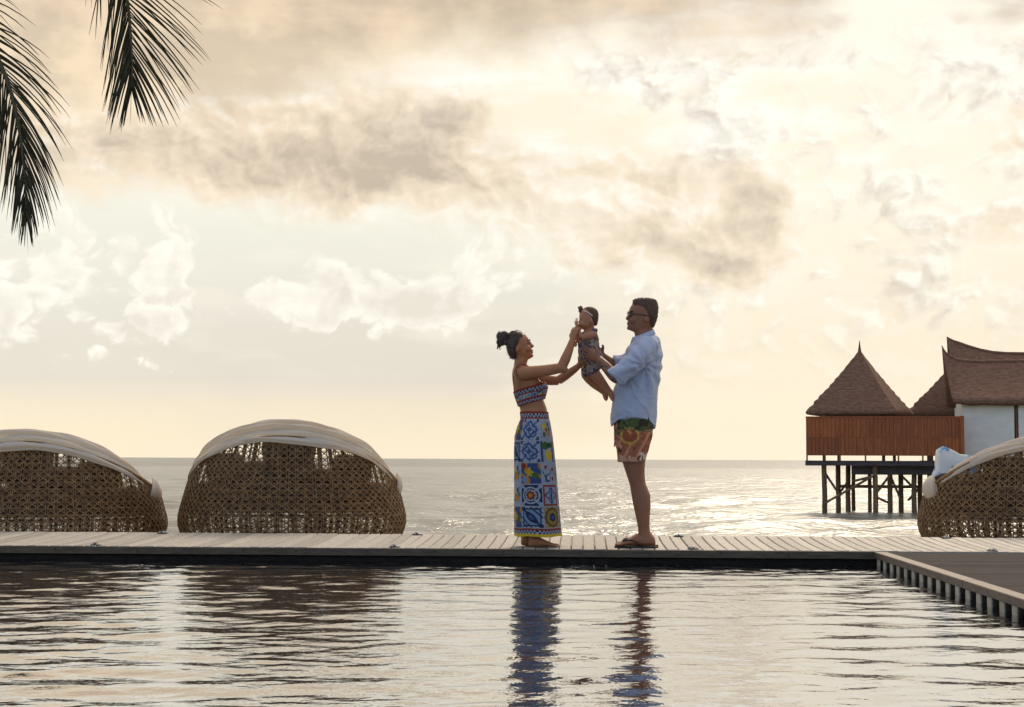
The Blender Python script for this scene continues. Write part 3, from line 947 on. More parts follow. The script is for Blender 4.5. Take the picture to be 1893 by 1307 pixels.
pp = lambda px, py, dd=0.0: W(px, py, PD + dd)
frond([CROWN, pp(-380, -300, .2), pp(-230, -190, .1), pp(-90, -20), pp(-20, 80), pp(12, 145), pp(30, 210), pp(40, 270), pp(46, 335), pp(49, 400)], 80, 0.92, (1, 0.1, 0.15), 1, 0.2, 0.42, 0.9)
frond([CROWN, pp(-300, -420, -.2), pp(-60, -400, -.3), pp(120, -260, -.3), pp(205, -110, -.2), pp(233, -10, -.1), pp(241, 60), pp(244, 120), pp(243, 165)], 80, 1.04, (1, 0.1, 0.3), 2, 0.2, 0.19, 1.65, 0.85)
frond([CROWN, pp(-330, -430, .5), pp(-150, -400, .7), pp(10, -290, .8), pp(90, -160, .8), pp(125, -60, .8)], 80, 0.85, (1, 0.2, 0.1), 3, 0.2, 0.30)
for k, (ax, ay, az) in enumerate([(-2.6, -0.6, 1.4), (-1.2, 2.6, 1.5), (-0.6, -2.8, 1.5), (1.2, 2.4, 2.0), (-2.2, 1.5, 0.2), (0.6, -2.2, 2.2)]):
    e = CROWN + Vector((ax, ay, az)); e2 = CROWN + Vector((ax * 1.6, ay * 1.6, az - 1.6))
    frond([CROWN, CROWN + Vector((ax * .45, ay * .45, az * .8)), e, e.lerp(e2, .5) + Vector((ax, ay, 0)) * .12, e2], 70, 0.9, Vector((-ay, ax, 0)), 10 + k, 0.15, 0.35)
mb = MB()
for k in range(7):
    a = k * 0.9; mb.ball(CROWN + Vector((0.2 * math.cos(a), 0.2 * math.sin(a), -0.28 - 0.08 * (k % 2))), (0.11, 0.11, 0.14), 12, 8)
nut = mb.add('coconut_cluster', M['rachis'], None, True); nut.parent = palm; nut.matrix_parent_inverse = Matrix.Translation((7.9, -15.5, 0.1))
# ------------------------------------------------------------------ people
PY = 12.03                                     # depth at which the family stands
PXM = PY / F                                   # metres per photograph pixel there


def pw(px, py, dy=0.0):
    p = W(px, py, PY); return Vector((p.x, PY + dy, p.z))


def hring(py, xf, xb, hd, yc=0.0, n=28, e=2.2, narrow=0.0):
    """Level ring of a body: front x, back x (pixels), half depth (m). narrow > 0 pinches the xf end."""
    a, b_ = pw(xf, py), pw(xb, py); cx = (a.x + b_.x) / 2; rx = (a.x - b_.x) / 2; z = (a.z + b_.z) / 2
    ring = []
    for k in range(n):
        t = 2 * math.pi * k / n; c, s = math.cos(t), math.sin(t)
        x = abs(c) ** (2 / e) * (1 if c > 0 else -1); y = abs(s) ** (2 / e) * (1 if s > 0 else -1)
        w = 1 - narrow * max(0, x) ** 2
        ring.append(Vector((cx + rx * x, PY + yc + hd * y * w, z)))
    return ring


def stack(mb, rows, yc=0.0, e=2.2, narrow=0.0):
    rows = sorted(rows, key=lambda r: -r[0])
    P = [(np.array([r[0] for r in rows]), np.array([r[1:4] for r in rows]))][0]
    t = np.arange(len(rows)); tt = np.linspace(0, len(rows) - 1, (len(rows) - 1) * 2 + 1)
    py = np.interp(tt, t, P[0]); q = np.stack([np.interp(tt, t, P[1][:, i]) for i in range(3)], -1)
    return mb.loft([hring(a, *v, yc=yc, e=e, narrow=narrow) for a, v in zip(py, q)])


def limb(mb, pts, rad, n=16, sub=5, flat=1.0, up=(0, 1, 0)):
    """pts = (px, py, dy); radii in metres."""
    return mb.tube([pw(*p) for p in pts], rad, n, flat, up, sub)


def hand(mb, wrist, d, nrm, size=1.0, curl=(25, 25, 25), thumb=1, spread=4.0, thumb_open=40):
    """Palm and five fingers; d = pointing direction, nrm = palm side, thumb on side sign."""
    d = Vector(d).normalized(); nrm = Vector(nrm); nrm = (nrm - d * nrm.dot(d)).normalized(); s = d.cross(nrm) * thumb
    w = Vector(wrist); S = size
    rings = []
    for t, hw, ht in ((-0.01, .024, .021), (0.02, .032, .019), (0.05, .040, .016), (0.078, .041, .013), (0.09, .038, .010)):
        c = w + d * (t * S)
        rings.append([c + s * (hw * S * math.cos(a)) + nrm * (ht * S * math.sin(a)) for a in (2 * math.pi * k / 14 for k in range(14))])
    mb.loft(rings)
    for k, (off, L, r) in enumerate(((.030, .070, .0088), (.010, .079, .009), (-.011, .074, .0088), (-.030, .058, .0078))):
        p = w + d * ((0.078 - 0.004 * abs(k - 1)) * S) + s * (off * S)
        a = R(spread * (1.5 - k)); dd = d * math.cos(a) + s * math.sin(a); pts, rr = [p - dd * .015 * S, p], [r * S, r * S]; ang = 0.0
        for j, fr in enumerate((0.45, 0.32, 0.23)):
            ang += R(curl[j] * (1 + 0.08 * k)); q = dd * math.cos(ang) + nrm * math.sin(ang)
            p = p + q * (L * fr * S); pts.append(p.copy()); rr.append(r * S * (0.95 - 0.1 * j))
        mb.tube(pts, rr, 8)
    p = w + d * (0.022 * S) + s * (0.026 * S); a = R(thumb_open)
    q = (d * math.cos(a) + s * math.sin(a) + nrm * 0.35).normalized()
    q2 = (d * math.cos(a * 0.5) + s * math.sin(a * 0.5) + nrm * 0.6).normalized()
    mb.tube([p - q * .012 * S, p, p + q * (0.032 * S), p + q * (0.032 * S) + q2 * (0.026 * S)], [.013 * S, .0125 * S, .011 * S, .0085 * S], 8)
    return mb


def fuse(name, mb, m, parent, voxel=0.005, smooth=3, disp=None, color=None, smooth_f=0.5):
    """Voxel-fuse overlapping closed shapes into ONE continuous surface."""
    tmp = bpy.data.objects.new('tmp', mb.mesh('tmp')); COL.objects.link(tmp)
    bm = bmesh.new(); bm.from_mesh(tmp.data); bmesh.ops.recalc_face_normals(bm, faces=bm.faces); bm.to_mesh(tmp.data); bm.free()
    md = tmp.modifiers.new('r', 'REMESH'); md.mode = 'VOXEL'; md.voxel_size = voxel; md.adaptivity = 0.0
    ms = tmp.modifiers.new('s', 'SMOOTH'); ms.iterations = smooth; ms.factor = smooth_f
    dg = bpy.context.evaluated_depsgraph_get()
    me = bpy.data.meshes.new_from_object(tmp.evaluated_get(dg)); me.name = name
    bpy.data.objects.remove(tmp)
    n = len(me.vertices); co = np.empty(n * 3, np.float32); me.vertices.foreach_get('co', co); co = co.reshape(-1, 3)
    if disp is not None:
        no = np.empty(n * 3, np.float32); me.vertices.foreach_get('normal', no)
        co = co + no.reshape(-1, 3) * disp(co)[:, None]
        me.vertices.foreach_set('co', co.astype(np.float32).ravel())
    if color is not None:
        c = np.ones((n, 4), np.float32); c[:, :3] = color(co)
        at = me.color_attributes.new('Col', 'FLOAT_COLOR', 'POINT'); at.data.foreach_set('color', c.ravel())
    me.polygons.foreach_set('use_smooth', [True] * len(me.polygons)); me.update()
    return child(name, me, m, parent)


def child(name, me, m, parent):
    """World-space mesh data under a thing whose empty stands elsewhere."""
    o = add(name, me, m, None); o.parent = parent
    o.matrix_parent_inverse = Matrix.Translation(-Vector(parent.location))
    return o


def vnoise(co, s, seed=0.0):
    """Cheap smooth pseudo-noise from incommensurate sines, vectorised."""
    x, y, z = (co * s).T; a = np.zeros(len(co))
    rr = np.random.default_rng(int(seed) + 1)
    for k in range(9):
        v = rr.normal(size=3); v /= np.linalg.norm(v); f = 1 + 0.9 * rr.random(); ph = rr.random() * 6.28
        a += np.sin((x * v[0] + y * v[1] + z * v[2]) * f * 2.2 + ph + 0.8 * np.sin((x * v[1] - z * v[0]) * 1.3 + ph * 2))
    return a / 4.2


def skin_col(base, spots=()):
    base = np.array(base)
    def f(co):
        n = vnoise(co, 30.0, 2)
        c = base[None, :] * (1 + 0.05 * n[:, None])
        for (cen, rad, colr, amt) in spots:
            d = ((co - np.array(cen)) / np.array(rad)); q = np.clip(1.35 - (d ** 2).sum(1) ** 0.5, 0, 1)
            q = np.clip(q * 2.5, 0, 1) * amt
            c = c * (1 - q[:, None]) + np.array(colr)[None, :] * q[:, None]
        return c
    return f


def f_skin(T, b):
    vcol(T, b); v, _ = obj_coord(T, (1, 1, 1), False)
    set_bump(T, b, noise_node(T, v, 160.0, 2.0), 0.08, 0.002)
M['skin'] = mat('skin', (0.4, 0.2, 0.12), 0.48, 0.45, build=f_skin)
M['skin'].node_tree.nodes['Principled BSDF'].inputs['Subsurface Weight'].default_value = 0.08
M['skin'].node_tree.nodes['Principled BSDF'].inputs['Subsurface Radius'].default_value = (0.012, 0.005, 0.003)


def hair_mat(c1, c2):
    def f(T, b):
        v, _ = obj_coord(T, (1, 1, 1), False)
        n = noise_node(T, v, 120.0, 4.0, 0.7)
        T.links.new(mixc(T, n.smooth(0.3, 0.7), c1, c2), b.inputs['Base Color']); set_bump(T, b, n, 0.6, 0.004)
    return f
M['hair_man'] = mat('short_brown_hair', (0.04, 0.025, 0.018), 0.6, 0.4, build=hair_mat((0.075, 0.042, 0.027), (0.16, 0.095, 0.062)))
M['hair_woman'] = mat('dark_hair', (0.02, 0.013, 0.012), 0.45, 0.5, build=hair_mat((0.034, 0.02, 0.017), (0.10, 0.06, 0.046)))
M['hair_baby'] = mat('baby_hair', (0.08, 0.045, 0.03), 0.7, 0.3, build=hair_mat((0.075, 0.038, 0.026), (0.14, 0.075, 0.05)))
M['eye'] = mat('eye_white', (0.16, 0.13, 0.115), 0.2, 0.5)
M['brow'] = mat('eyebrow_hair', (0.03, 0.018, 0.013), 0.7, 0.2)
M['teeth'] = mat('teeth', (0.8, 0.77, 0.72), 0.3, 0.5)
M['sunglass'] = mat('sunglass_frame', (0.02, 0.014, 0.010), 0.25, 0.6)
M['lens'] = mat('sunglass_lens', (0.25, 0.17, 0.08), 0.08, 0.8, Alpha=0.4)
M['rubber'] = mat('sandal_rubber', (0.035, 0.026, 0.024), 0.7, 0.3)
M['print'] = mat('printed_cotton', (0.5, 0.5, 0.5), 0.8, 0.25, build=lambda T, b: vcol(T, b, cloth_bump(160, 0.15)))
M['shirt'] = mat('linen_shirt', (0.5, 0.58, 0.78), 0.85, 0.2, build=lambda T, b: (vcol(T, b), cloth_bump(260, 0.25)(T, b)))
b = M['shirt'].node_tree.nodes['Principled BSDF']; b.inputs['Sheen Weight'].default_value = 0.15
M['cord'] = mat('drawstring', (0.35, 0.22, 0.14), 0.8, 0.2)
M['ribbon'] = mat('head_ribbon', (0.70, 0.66, 0.64), 0.7, 0.3)
M['bow'] = mat('bow_fabric', (0.16, 0.075, 0.07), 0.8, 0.3)



def strands(name, src, n, dirf, length, lift, r0, m, parent, seed=1):
    """Short fine hairs rooted on a hair mesh, combed by dirf(points)."""
    me = src.data; N = len(me.vertices); co = np.empty(N * 3, np.float32); no = np.empty(N * 3, np.float32)
    me.vertices.foreach_get('co', co); me.vertices.foreach_get('normal', no); co = co.reshape(-1, 3); no = no.reshape(-1, 3)
    rg = np.random.default_rng(seed); idx = rg.choice(N, n); p = co[idx].astype(float); nn = no[idx].astype(float)
    d = dirf(p); d = d - nn * (d * nn).sum(1)[:, None]; d /= np.linalg.norm(d, axis=1)[:, None] + 1e-6
    d = d + rg.normal(0, .18, d.shape) + nn * (lift * (0.4 + rg.random(n)))[:, None]; d /= np.linalg.norm(d, axis=1)[:, None]
    L = length * (0.5 + rg.random(n)); s = np.cross(d, nn); s /= np.linalg.norm(s, axis=1)[:, None] + 1e-6; t = np.cross(d, s)
    V, Fc = [], []
    for j, (f, w) in enumerate(((0.0, 1.0), (0.5, .9), (1.0, .25))):
        c = p + d * (L * f)[:, None] - np.array([0, 0, 1.0]) * (0.12 * L * f * f)[:, None] - nn * 0.0008
        for a in (0, 2.094, 4.189): V.append(c + (s * math.cos(a) + t * math.sin(a)) * r0 * w)
    V = np.stack(V, 1).reshape(-1, 3); k = (np.arange(n) * 9)[:, None]
    F_ = np.concatenate([k + np.array([[j * 3 + a, j * 3 + (a + 1) % 3, j * 3 + 3 + (a + 1) % 3, j * 3 + 3 + a]]) for j in range(2) for a in range(3)], 0)
    return tag(child(name, grid_mesh(name, V, F_), m, parent), kind='stuff')


# ================================================================== man
man = empty('person', pw(1172, 1011)); man.location.z = 0.0
tag(man, 'man in pale blue shirt, printed orange shorts and sandals holding up the baby', 'person')
S_ = Vector
mb = MB()
head = [(634, 1179, 1208, .066), (622, 1174, 1207, .058), (614, 1172, 1207, .058), (610.5, 1163.5, 1206.5, .050), (606, 1159.5, 1207, .057), (601, 1160.5, 1208.5, .063), (596, 1161.5, 1210, .068),
        (591, 1162, 1212, .071), (586, 1162.5, 1214, .074), (580, 1162.5, 1215, .076), (574, 1162.5, 1215.5, .077), (568, 1165, 1215.5, .076), (562, 1169, 1214, .071), (557, 1175, 1210, .058), (554, 1184, 1203, .03)]
stack(mb, head, e=2.15, narrow=0.28)
stack(mb, [(593.5, 1161.5, 1168, .007), (591.5, 1158.2, 1168, .0155), (588.5, 1156.2, 1168, .016), (585, 1158.3, 1168, .0115), (580, 1161, 1168, .008), (577, 1162, 1168, .007)], e=2.0)
for py_, x_, r_ in ((596.3, 1160.6, (.007, .022, .0055)), (599.4, 1160.8, (.008, .020, .006)), (606.5, 1162.6, (.016, .022, .015))):
    mb.ball(pw(x_, py_), r_, 12, 8)
mb.ball(pw(1164.5, 576.3), (.012, .055, .009), 12, 8)          # brow ridge
for s in (-1, 1):
    mb.ball(pw(1170, 592, s * .048), (.03, .02, .03), 12, 8)     # cheek
    mb.ball(pw(1194.5, 590.5, s * .077), (.017, .010, .031), 12, 8, Matrix.Rotation(R(-10), 3, 'Y'))
    mb.ball(pw(1191, 592, s * .083), (.012, .007, .020), 10, 7)
stack(mb, [(806, 1143, 1203, .15), (780, 1140, 1207, .165), (750, 1142, 1207, .16), (720, 1145, 1210, .165), (690, 1150, 1214, .175), (665, 1157, 1217, .185), (645, 1163, 1217, .19), (634, 1169, 1214, .16), (626, 1175, 1210, .09)])
for s in (-1, 1):
    q = 0 if s < 0 else 4.5
    stack(mb, [(1003, 1176 + q, 1207 + q, .034), (994, 1177 + q, 1203 + q, .034), (986, 1178 + q, 1200.5 + q, .034), (975, 1177.5 + q, 1198.5 + q, .036), (955, 1173.5 + q, 1199 + q, .046), (935, 1169 + q, 1200.5 + q, .055),
               (915, 1165.5 + q, 1200 + q, .058), (903, 1163.5 + q, 1195 + q, .055), (893, 1161.5 + q, 1191 + q, .057), (875, 1155.5 + q, 1189.5 + q, .066), (852, 1148 + q, 1191, .078), (825, 1143 + q, 1198, .088), (795, 1141, 1204, .09)], yc=s * .10, e=2.1)
    # foot
    rings = []
    for (x_, t_, b2, hw) in ((1209.5, 1000, 1006, .012), (1207.5, 994, 1007.6, .027), (1200, 985, 1008, .033), (1188, 984, 1008, .034), (1176, 987, 1007, .036), (1165, 993, 1006.8, .041), (1154, 997.5, 1007.6, .046), (1147, 1000.5, 1008, .046), (1143, 1002.5, 1008, .042)):
        ct = pw(x_ + q, (t_ + b2) / 2, s * .10); hz = (b2 - t_) / 2 * PXM
        rings.append([ct + Vector((0, hw * math.cos(a), hz * math.sin(a))) for a in (2 * math.pi * k / 18 for k in range(18))])
    mb.loft(rings)
    for k, (dx, dy_, r_) in enumerate(((0, .030, .0135), (-1.2, .010, .0095), (0.3, -.008, .009), (2, -.024, .0085), (4, -.037, .008))):
        dy2 = dy_ * (1 if s < 0 else -1)
        mb.tube([pw(1145 + q + dx, 1004.5, s * .10 + dy2), pw(1139 + q + dx, 1005.5, s * .10 + dy2), pw(1136.5 + q + dx, 1006.5, s * .10 + dy2)], [r_, r_, r_ * .75], 8)
# near arm: upper arm, tattooed forearm, hand on the baby's side
limb(mb, [(1193, 645, -.17), (1170, 672, -.235), (1139, 704, -.245)], [.062, .052, .045])
limb(mb, [(1140, 704, -.245), (1131, 697, -.235), (1117, 680, -.19), (1106, 667, -.145)], [.042, .045, .038, .027])
hand(mb, pw(1105, 666, -.142), pw(1076, 650, -.098) - pw(1105, 666, -.142), (0.25, 1, 0.25), 1.03, (8, 16, 16), -1, 5.0, 55)
# far arm
limb(mb, [(1192, 646, .17), (1170, 662, .225), (1146, 671, .225)], [.062, .052, .045])
limb(mb, [(1147, 671, .225), (1138, 670, .21), (1126, 664, .165), (1117, 657, .125)], [.042, .043, .036, .027])
hand(mb, pw(1116, 656, .122), pw(1094, 640, .085) - pw(1116, 656, .122), (-0.15, -1, 0.2), 1.0, (8, 16, 16), 1, 5.0, 55)
FA, FB = np.array(pw(1138, 702, -.245)), np.array(pw(1108, 669, -.15))
man_base = (0.29, 0.122, 0.064)


def man_col(co):
    c = skin_col(man_base, [(pw(1160.5, 598), (.012, .024, .012), (0.27, 0.10, 0.075), .6), (pw(1165, 604), (.03, .06, .035), (0.20, 0.10, 0.07), .45),
                            (pw(1172, 602, -.05), (.05, .03, .04), (0.22, 0.11, 0.078), .4)])(co)
    d = FB - FA; L2 = (d * d).sum(); t = ((co - FA) @ d) / L2
    dist = np.linalg.norm(co - (FA + np.clip(t, 0, 1)[:, None] * d), axis=1)
    m = (dist < .062) & (t > -.25) & (t < 0.97)
    n = vnoise(co, 62.0, 9) + .5 * vnoise(co, 140.0, 4)
    ink = np.clip((n + .25) * 2.2, 0, 1) * 0.8 * m
    return c * (1 - ink[:, None]) + np.array([0.045, 0.045, 0.055])[None, :] * ink[:, None]


fuse('body', mb, M['skin'], man, 0.0045, 3, color=man_col)
# hair: short, flat on top, faded at the sides
mb = MB()
stack(mb, [(605, 1203, 1208.3, .036), (600, 1200, 1210.6, .058), (594, 1198.5, 1212.8, .069), (588, 1199, 1215, .0755), (583, 1189, 1215.6, .077), (577, 1184.5, 1216.5, .079), (572, 1180, 1216.8, .080), (568, 1173.5, 1216.8, .079), (564, 1170, 1216.2, .077),
           (559, 1169.3, 1214.6, .073), (555, 1170.5, 1212.5, .070), (552.5, 1175, 1207, .055), (551.3, 1183, 1200, .03)], e=2.3)
hr = fuse('hair', mb, M['hair_man'], man, 0.0045, 2, disp=lambda co: 0.0012 * vnoise(co, 90.0, 3))
strands('hair_strands', hr, 5000, lambda p: np.tile([-0.5, 0.0, 0.25], (len(p), 1)), 0.006, 0.8, .0008, M['hair_man'], man, 2)
for s in (-1, 1):
    child('eye', MB().ball(pw(1166.6, 583.2, s * .032), (.011, .014, .010), 12, 8).mesh('eye', True), M['eye'], man)
    child('eyebrow', MB().tube([pw(1163.2, 577.2, s * .018), pw(1164.2, 575.6, s * .034), pw(1168.5, 577.0, s * .052)], [.004, .005, .003], 6).mesh('eyebrow', True), M['brow'], man)
# sunglasses
g = empty('sunglasses', (0, 0, 0)); g.parent = man; g.matrix_parent_inverse = Matrix.Translation(-Vector(man.location))
for s in (-1, 1):
    c = pw(1160.5, 582.0, s * .034); rings = []
    pts = [c + Vector((0.004 * math.cos(a) ** 2 + .012 * abs(math.sin(a * .5)) * 0 + (0.010 if math.cos(a) > 0 else 0) * math.cos(a) ** 2, s * .029 * math.cos(a), .0215 * math.sin(a))) for a in (2 * math.pi * k / 24 for k in range(25))]
    MB().tube(pts, .0032, 6).add('rim', M['sunglass'], g, True)
    MB().loft([[c + (p - c) * .97 + Vector((dx, 0, 0)) for p in pts[:-1]] for dx in (-.0008, .0008)]).add('lens', M['lens'], g)
    MB().tube([pw(1163.5, 580, s * .063), pw(1172, 582, s * .076), pw(1194, 585, s * .083), pw(1199, 588.5, s * .080)], [.0045, .004, .004, .003], 6).add('temple_arm', M['sunglass'], g, True)
MB().tube([pw(1160.3, 580.5, -.008), pw(1159.2, 579.5), pw(1160.3, 580.5, .008)], .003, 6).add('bridge', M['sunglass'], g, True)

# shirt
mb = MB(); rows = [(620, 1182, 1212, .085), (626, 1173, 1217, .135), (634, 1165, 1220.5, .185), (645, 1159, 1223, .21), (660, 1153.5, 1223.8, .212), (680, 1146, 1222.5, .205), (700, 1139.5, 1220.5, .20),
                   (720, 1135, 1218, .198), (740, 1132.5, 1215, .198), (757, 1130.5, 1213, .20), (772, 1129, 1212, .202), (790, 1130, 1211, .20)]
rings = []
for i, (py_, a, b2, hd) in enumerate(sorted(rows, key=lambda r: -r[0])):
    ring = hring(py_, a, b2, hd, e=2.35, n=44)
    if py_ >= 757:
        f_ = {757: .25, 772: .6, 790: 1.0}[py_]
        for k in range(44):
            s = abs(math.sin(2 * math.pi * k / 44)); ring[k] = ring[k] + Vector((0, 0, f_ * (0.078 * s ** 1.6 - (0.012 if math.cos(2 * math.pi * k / 44) < 0 else 0))))
    rings.append(ring)
mb.loft(rings)
limb(mb, [(1196, 640, -.14), (1180, 660, -.215), (1158, 681, -.245), (1133.5, 700.5, -.247)], [.085, .083, .076, .070], 18)
limb(mb, [(1196, 640, .14), (1180, 656, .215), (1164, 665, .225), (1143, 669, .222)], [.085, .080, .072, .066], 18)
# rolled cuffs
for (a, b2, dy, r_) in (((1139, 696.5), (1130.5, 703), -.247, .075), ((1146, 668.5), (1140, 669.5), .222, .070)):
    limb(mb, [(a[0], a[1], dy), (b2[0], b2[1], dy)], [r_, r_], 20, 2)
# placket and pocket edge
EL = np.array(pw(1150, 690, -.24)); AP = np.array(pw(1186, 678, -.2))


def shirt_disp(co):
    x, y, z = co.T
    n = 0.003 * vnoise(co * np.array([1, 1, .45]), 16.0, 5) + 0.0012 * vnoise(co, 45.0, 8)
    # pull folds radiating from the armpit and across the back
    dx, dz = x - AP[0], z - AP[2]; ang = np.arctan2(dz, dx); rad = np.hypot(dx, dz)
    fold = 0.005 * np.sin(ang * 11 + 1.1 + rad * 6) * np.exp(-((rad - .16) / .13) ** 2)
    d = np.array(pw(1133, 700, -.247)) - np.array(pw(1190, 650, -.2)); d = d / np.linalg.norm(d)
    t = (co - np.array(pw(1190, 650, -.2))) @ d
    slv = 0.003 * np.sin(t * 70 + 2.5 * vnoise(co, 12.0, 3)) * np.exp(-((y + PY * 0 - (PY - .26)) / .12) ** 2) * (z > pw(1150, 716).z)
    low = 0.0065 * np.sin(x * 26 + y * 15 + 1.5 * np.sin(z * 9)) * np.clip((pw(1150, 700).z - z) / .3, 0, 1)
    ridge = 0.006 * (1 - np.abs(vnoise(co * np.array([1, 1, .5]), 11.0, 12)).clip(0, 1)) ** 4 - 0.003
    return n + fold + slv + low + ridge


def shirt_col(co):
    n = vnoise(co, 18.0, 6)
    c = np.array([0.45, 0.50, 0.65])[None, :] * (1 + 0.04 * n[:, None])
    return c


fuse('shirt', mb, M['shirt'], man, 0.006, 4, disp=shirt_disp, color=shirt_col)
# collar band standing round the neck
mb = MB(); pts = []
for k in range(29):
    a = 2 * math.pi * k / 28; u = 0.5 + 0.5 * math.cos(a)
    pts.append(pw(1168.5 * u + 1208.5 * (1 - u), 628.0 * u + 612.5 * (1 - u) + 2.0 * math.sin(a) ** 2, .072 * math.sin(a)))
for p in range(28):
    pass
rings = []
for k, p in enumerate(pts[:-1]):
    rings.append(p)
n = len(rings)
up, dn = [r + Vector((0, 0, .018)) for r in rings], [r - Vector((0, 0, .022)) for r in rings]
c0 = sum(rings, Vector()) / n
outr = [d + (d - c0) * Vector((.18, .25, 0)).x for d in dn]
inn = [c0 + (u_ - c0) * 0.94 for u_ in up]; ind = [c0 + (u_ - c0) * 0.90 for u_ in dn]
mb.loft([inn, up, outr, ind, inn], False, False)
me = mb.mesh('collar', True); at = me.color_attributes.new('Col', 'FLOAT_COLOR', 'POINT'); at.data.foreach_set('color', [0.45, 0.50, 0.65, 1.0] * len(me.vertices))
child('collar', me, M['shirt'], man)

# shorts
mb = MB()
stack(mb, [(822, 1138, 1200.5, .175), (805, 1137.3, 1205, .19), (790, 1136.5, 1207, .192), (775, 1137, 1207.5, .19), (765, 1139, 1206.5, .185)], e=2.4)
for s in (-1, 1):
    q = 0 if s < 0 else 2.5
    stack(mb, [(854, 1140.8 + q, 1191 + q, .106), (846, 1140 + q, 1192.5 + q, .107), (830, 1138.8 + q, 1197.5 + q, .106), (812, 1137.6, 1203, .10), (800, 1138, 1204, .095)], yc=s * .10, e=2.3)


def to_px(co):
    """Side view print coordinates (pixels of the printed cloth panel, seen square on)."""
    return 1172 + (co[:, 0] - pw(1172, 820).x) / PXM, 820 - (co[:, 2] - pw(1172, 820).z) / PXM


def shorts_col(co):
    u, v = to_px(co); n1, n2, n3 = vnoise(co, 20, 1), vnoise(co, 34, 7), vnoise(co, 70, 3)
    c = np.tile(np.array(lin(160, 98, 70)), (len(co), 1)) * (1 + .16 * n3[:, None])
    def put(mask, col):
        nonlocal c
        c = np.where(mask[:, None], np.array(col)[None, :] * (1 + .15 * n3[:, None]), c)
    put((n1 > .55), lin(190, 120, 90)); put((n2 > .8), lin(205, 165, 130)); put(n1 < -.75, lin(96, 66, 50))
    put(((u - 1187) + (v - 815) * 0.55) % 22 < 4.0 + 2 * n2, lin(206, 140, 110))
    put((v < 797 + 5 * n2) & (u > 1140), lin(58, 50, 38)); put((v < 800 + 4 * n1) & (n2 > 0.05), lin(80, 90, 54))
    d = np.hypot((u - 1161) / 1.05, (v - 806) / 0.95)
    put(d < 16.5 + n3, lin(196, 158, 76)); put(d < 13.2 + n3, lin(148, 82, 54)); put((d < 12) & (np.abs(u - 1161 + 3 * n2) < 2.2) & (v < 804), lin(196, 150, 90))
    put((np.hypot(u - 1160, v - 788) < 17 + 3 * n3) & (np.sin(np.arctan2(v - 794, u - 1160) * 9) > -.1) & (v < 796), lin(84, 98, 60))
    put((v > 845 + 4 * n2) & (n1 > -.2), lin(198, 150, 124)); put((v > 836) & (u > 1178) & (n3 > 0), lin(206, 192, 178))
    return c


fuse('shorts', mb, M['print'], man, 0.006, 2, disp=lambda co: 0.004 * vnoise(co * np.array([1, 1, .4]), 30, 5), color=shorts_col)
child('drawstring', MB().tube([pw(1137.5, 788, -.02), pw(1135.2, 800, -.03), pw(1135.8, 815, -.028), pw(1135.2, 826, -.03)], [.0035, .0035, .0035, .005], 6).mesh('drawstring', True), M['cord'], man)
# sandals
for s in (-1, 1):
    q = 0 if s < 0 else 4.5; sd = empty('sandal', (0, 0, 0)); sd.parent = man; sd.matrix_parent_inverse = Matrix.Translation(-Vector(man.location))
    outl = []
    for (x_, hw) in ((1134.5, .020), (1137, .036), (1143, .047), (1152, .050), (1165, .045), (1180, .038), (1195, .038), (1207, .036), (1212, .028), (1214.5, .014)):
        outl.append((pw(x_ + q, 1008).x, hw))
    top = [(x_, PY + s * .10 - w_) for x_, w_ in outl] + [(x_, PY + s * .10 + w_) for x_, w_ in reversed(outl)]
    zt = max(0.008, pw(1170, 1008.2, s * .1).z)
    MB().loft([[(x_, y_, z_) for x_, y_ in top] for z_ in (0.001, zt)]).add('sole', M['rubber'], sd)
    for d_ in (-1, 1):
        MB().tube([pw(1146 + q, 1003.0, s * .10), pw(1152 + q, 997.2, s * .10 + d_ * .02), pw(1166 + q, 996.5, s * .10 + d_ * .043), pw(1177 + q, 1003, s * .10 + d_ * .044), pw(1184 + q, 1007.5, s * .10 + d_ * .040)], [.006, .0075, .0085, .008, .007], 8, 0.55).add('strap', M['rubber'], sd, True)

# ================================================================== woman
wom = empty('person', pw(990, 1010)); wom.location.z = 0.0
tag(wom, 'woman with hair bun in majolica printed crop top and long skirt reaching to the baby', 'person')
mb = MB()
stack(mb, [(680, 974.5, 949.5, .052), (672, 974, 950.3, .048), (665, 976, 951, .048), (661.5, 982.5, 951.5, .040), (658, 985.3, 950, .046), (654, 984.0, 947, .055), (649, 983.0, 943.5, .061), (643, 982, 940.5, .066), (637, 980.5, 938.5, .069),
           (631, 979, 937.5, .070), (625, 976.5, 937.8, .068), (619, 972, 940, .060), (615.5, 966, 944, .046), (613.5, 960, 949, .025)], e=2.1, narrow=0.3)
stack(mb, [(643.8, 983, 976, .006), (641.8, 986.4, 976, .0135), (639.4, 987.6, 976, .0135), (636, 984.6, 976, .0095), (632, 981, 974, .007), (629.5, 979.6, 974, .006)], e=2.0)
for x_, py_, r_ in ((984.6, 647.0, (.007, .019, .0045)), (984.3, 651.6, (.0075, .018, .005)), (983.2, 657.6, (.013, .018, .012))):
    mb.ball(pw(x_, py_), r_, 12, 8)
for s in (-1, 1):
    mb.ball(pw(975, 645, s * .040), (.027, .022, .026), 12, 8)
    mb.ball(pw(956.5, 645.5, s * .069), (.016, .009, .027), 12, 8, Matrix.Rotation(R(12), 3, 'Y'))
stack(mb, [(815, 1016, 955, .150), (800, 1016, 955.5, .155), (785, 1014, 959, .145), (768, 1012, 963.5, .122), (755, 1011, 961, .116), (745, 1007, 957.5, .118), (735, 1003, 954, .124), (725, 1004, 951, .132), (716, 1005.5, 949, .140), (708, 1002.5, 947.8, .146),
           (698, 996, 946.5, .150), (690, 988, 946.5, .142), (684, 981, 947.5, .112), (679, 976, 949, .065)], e=2.15)
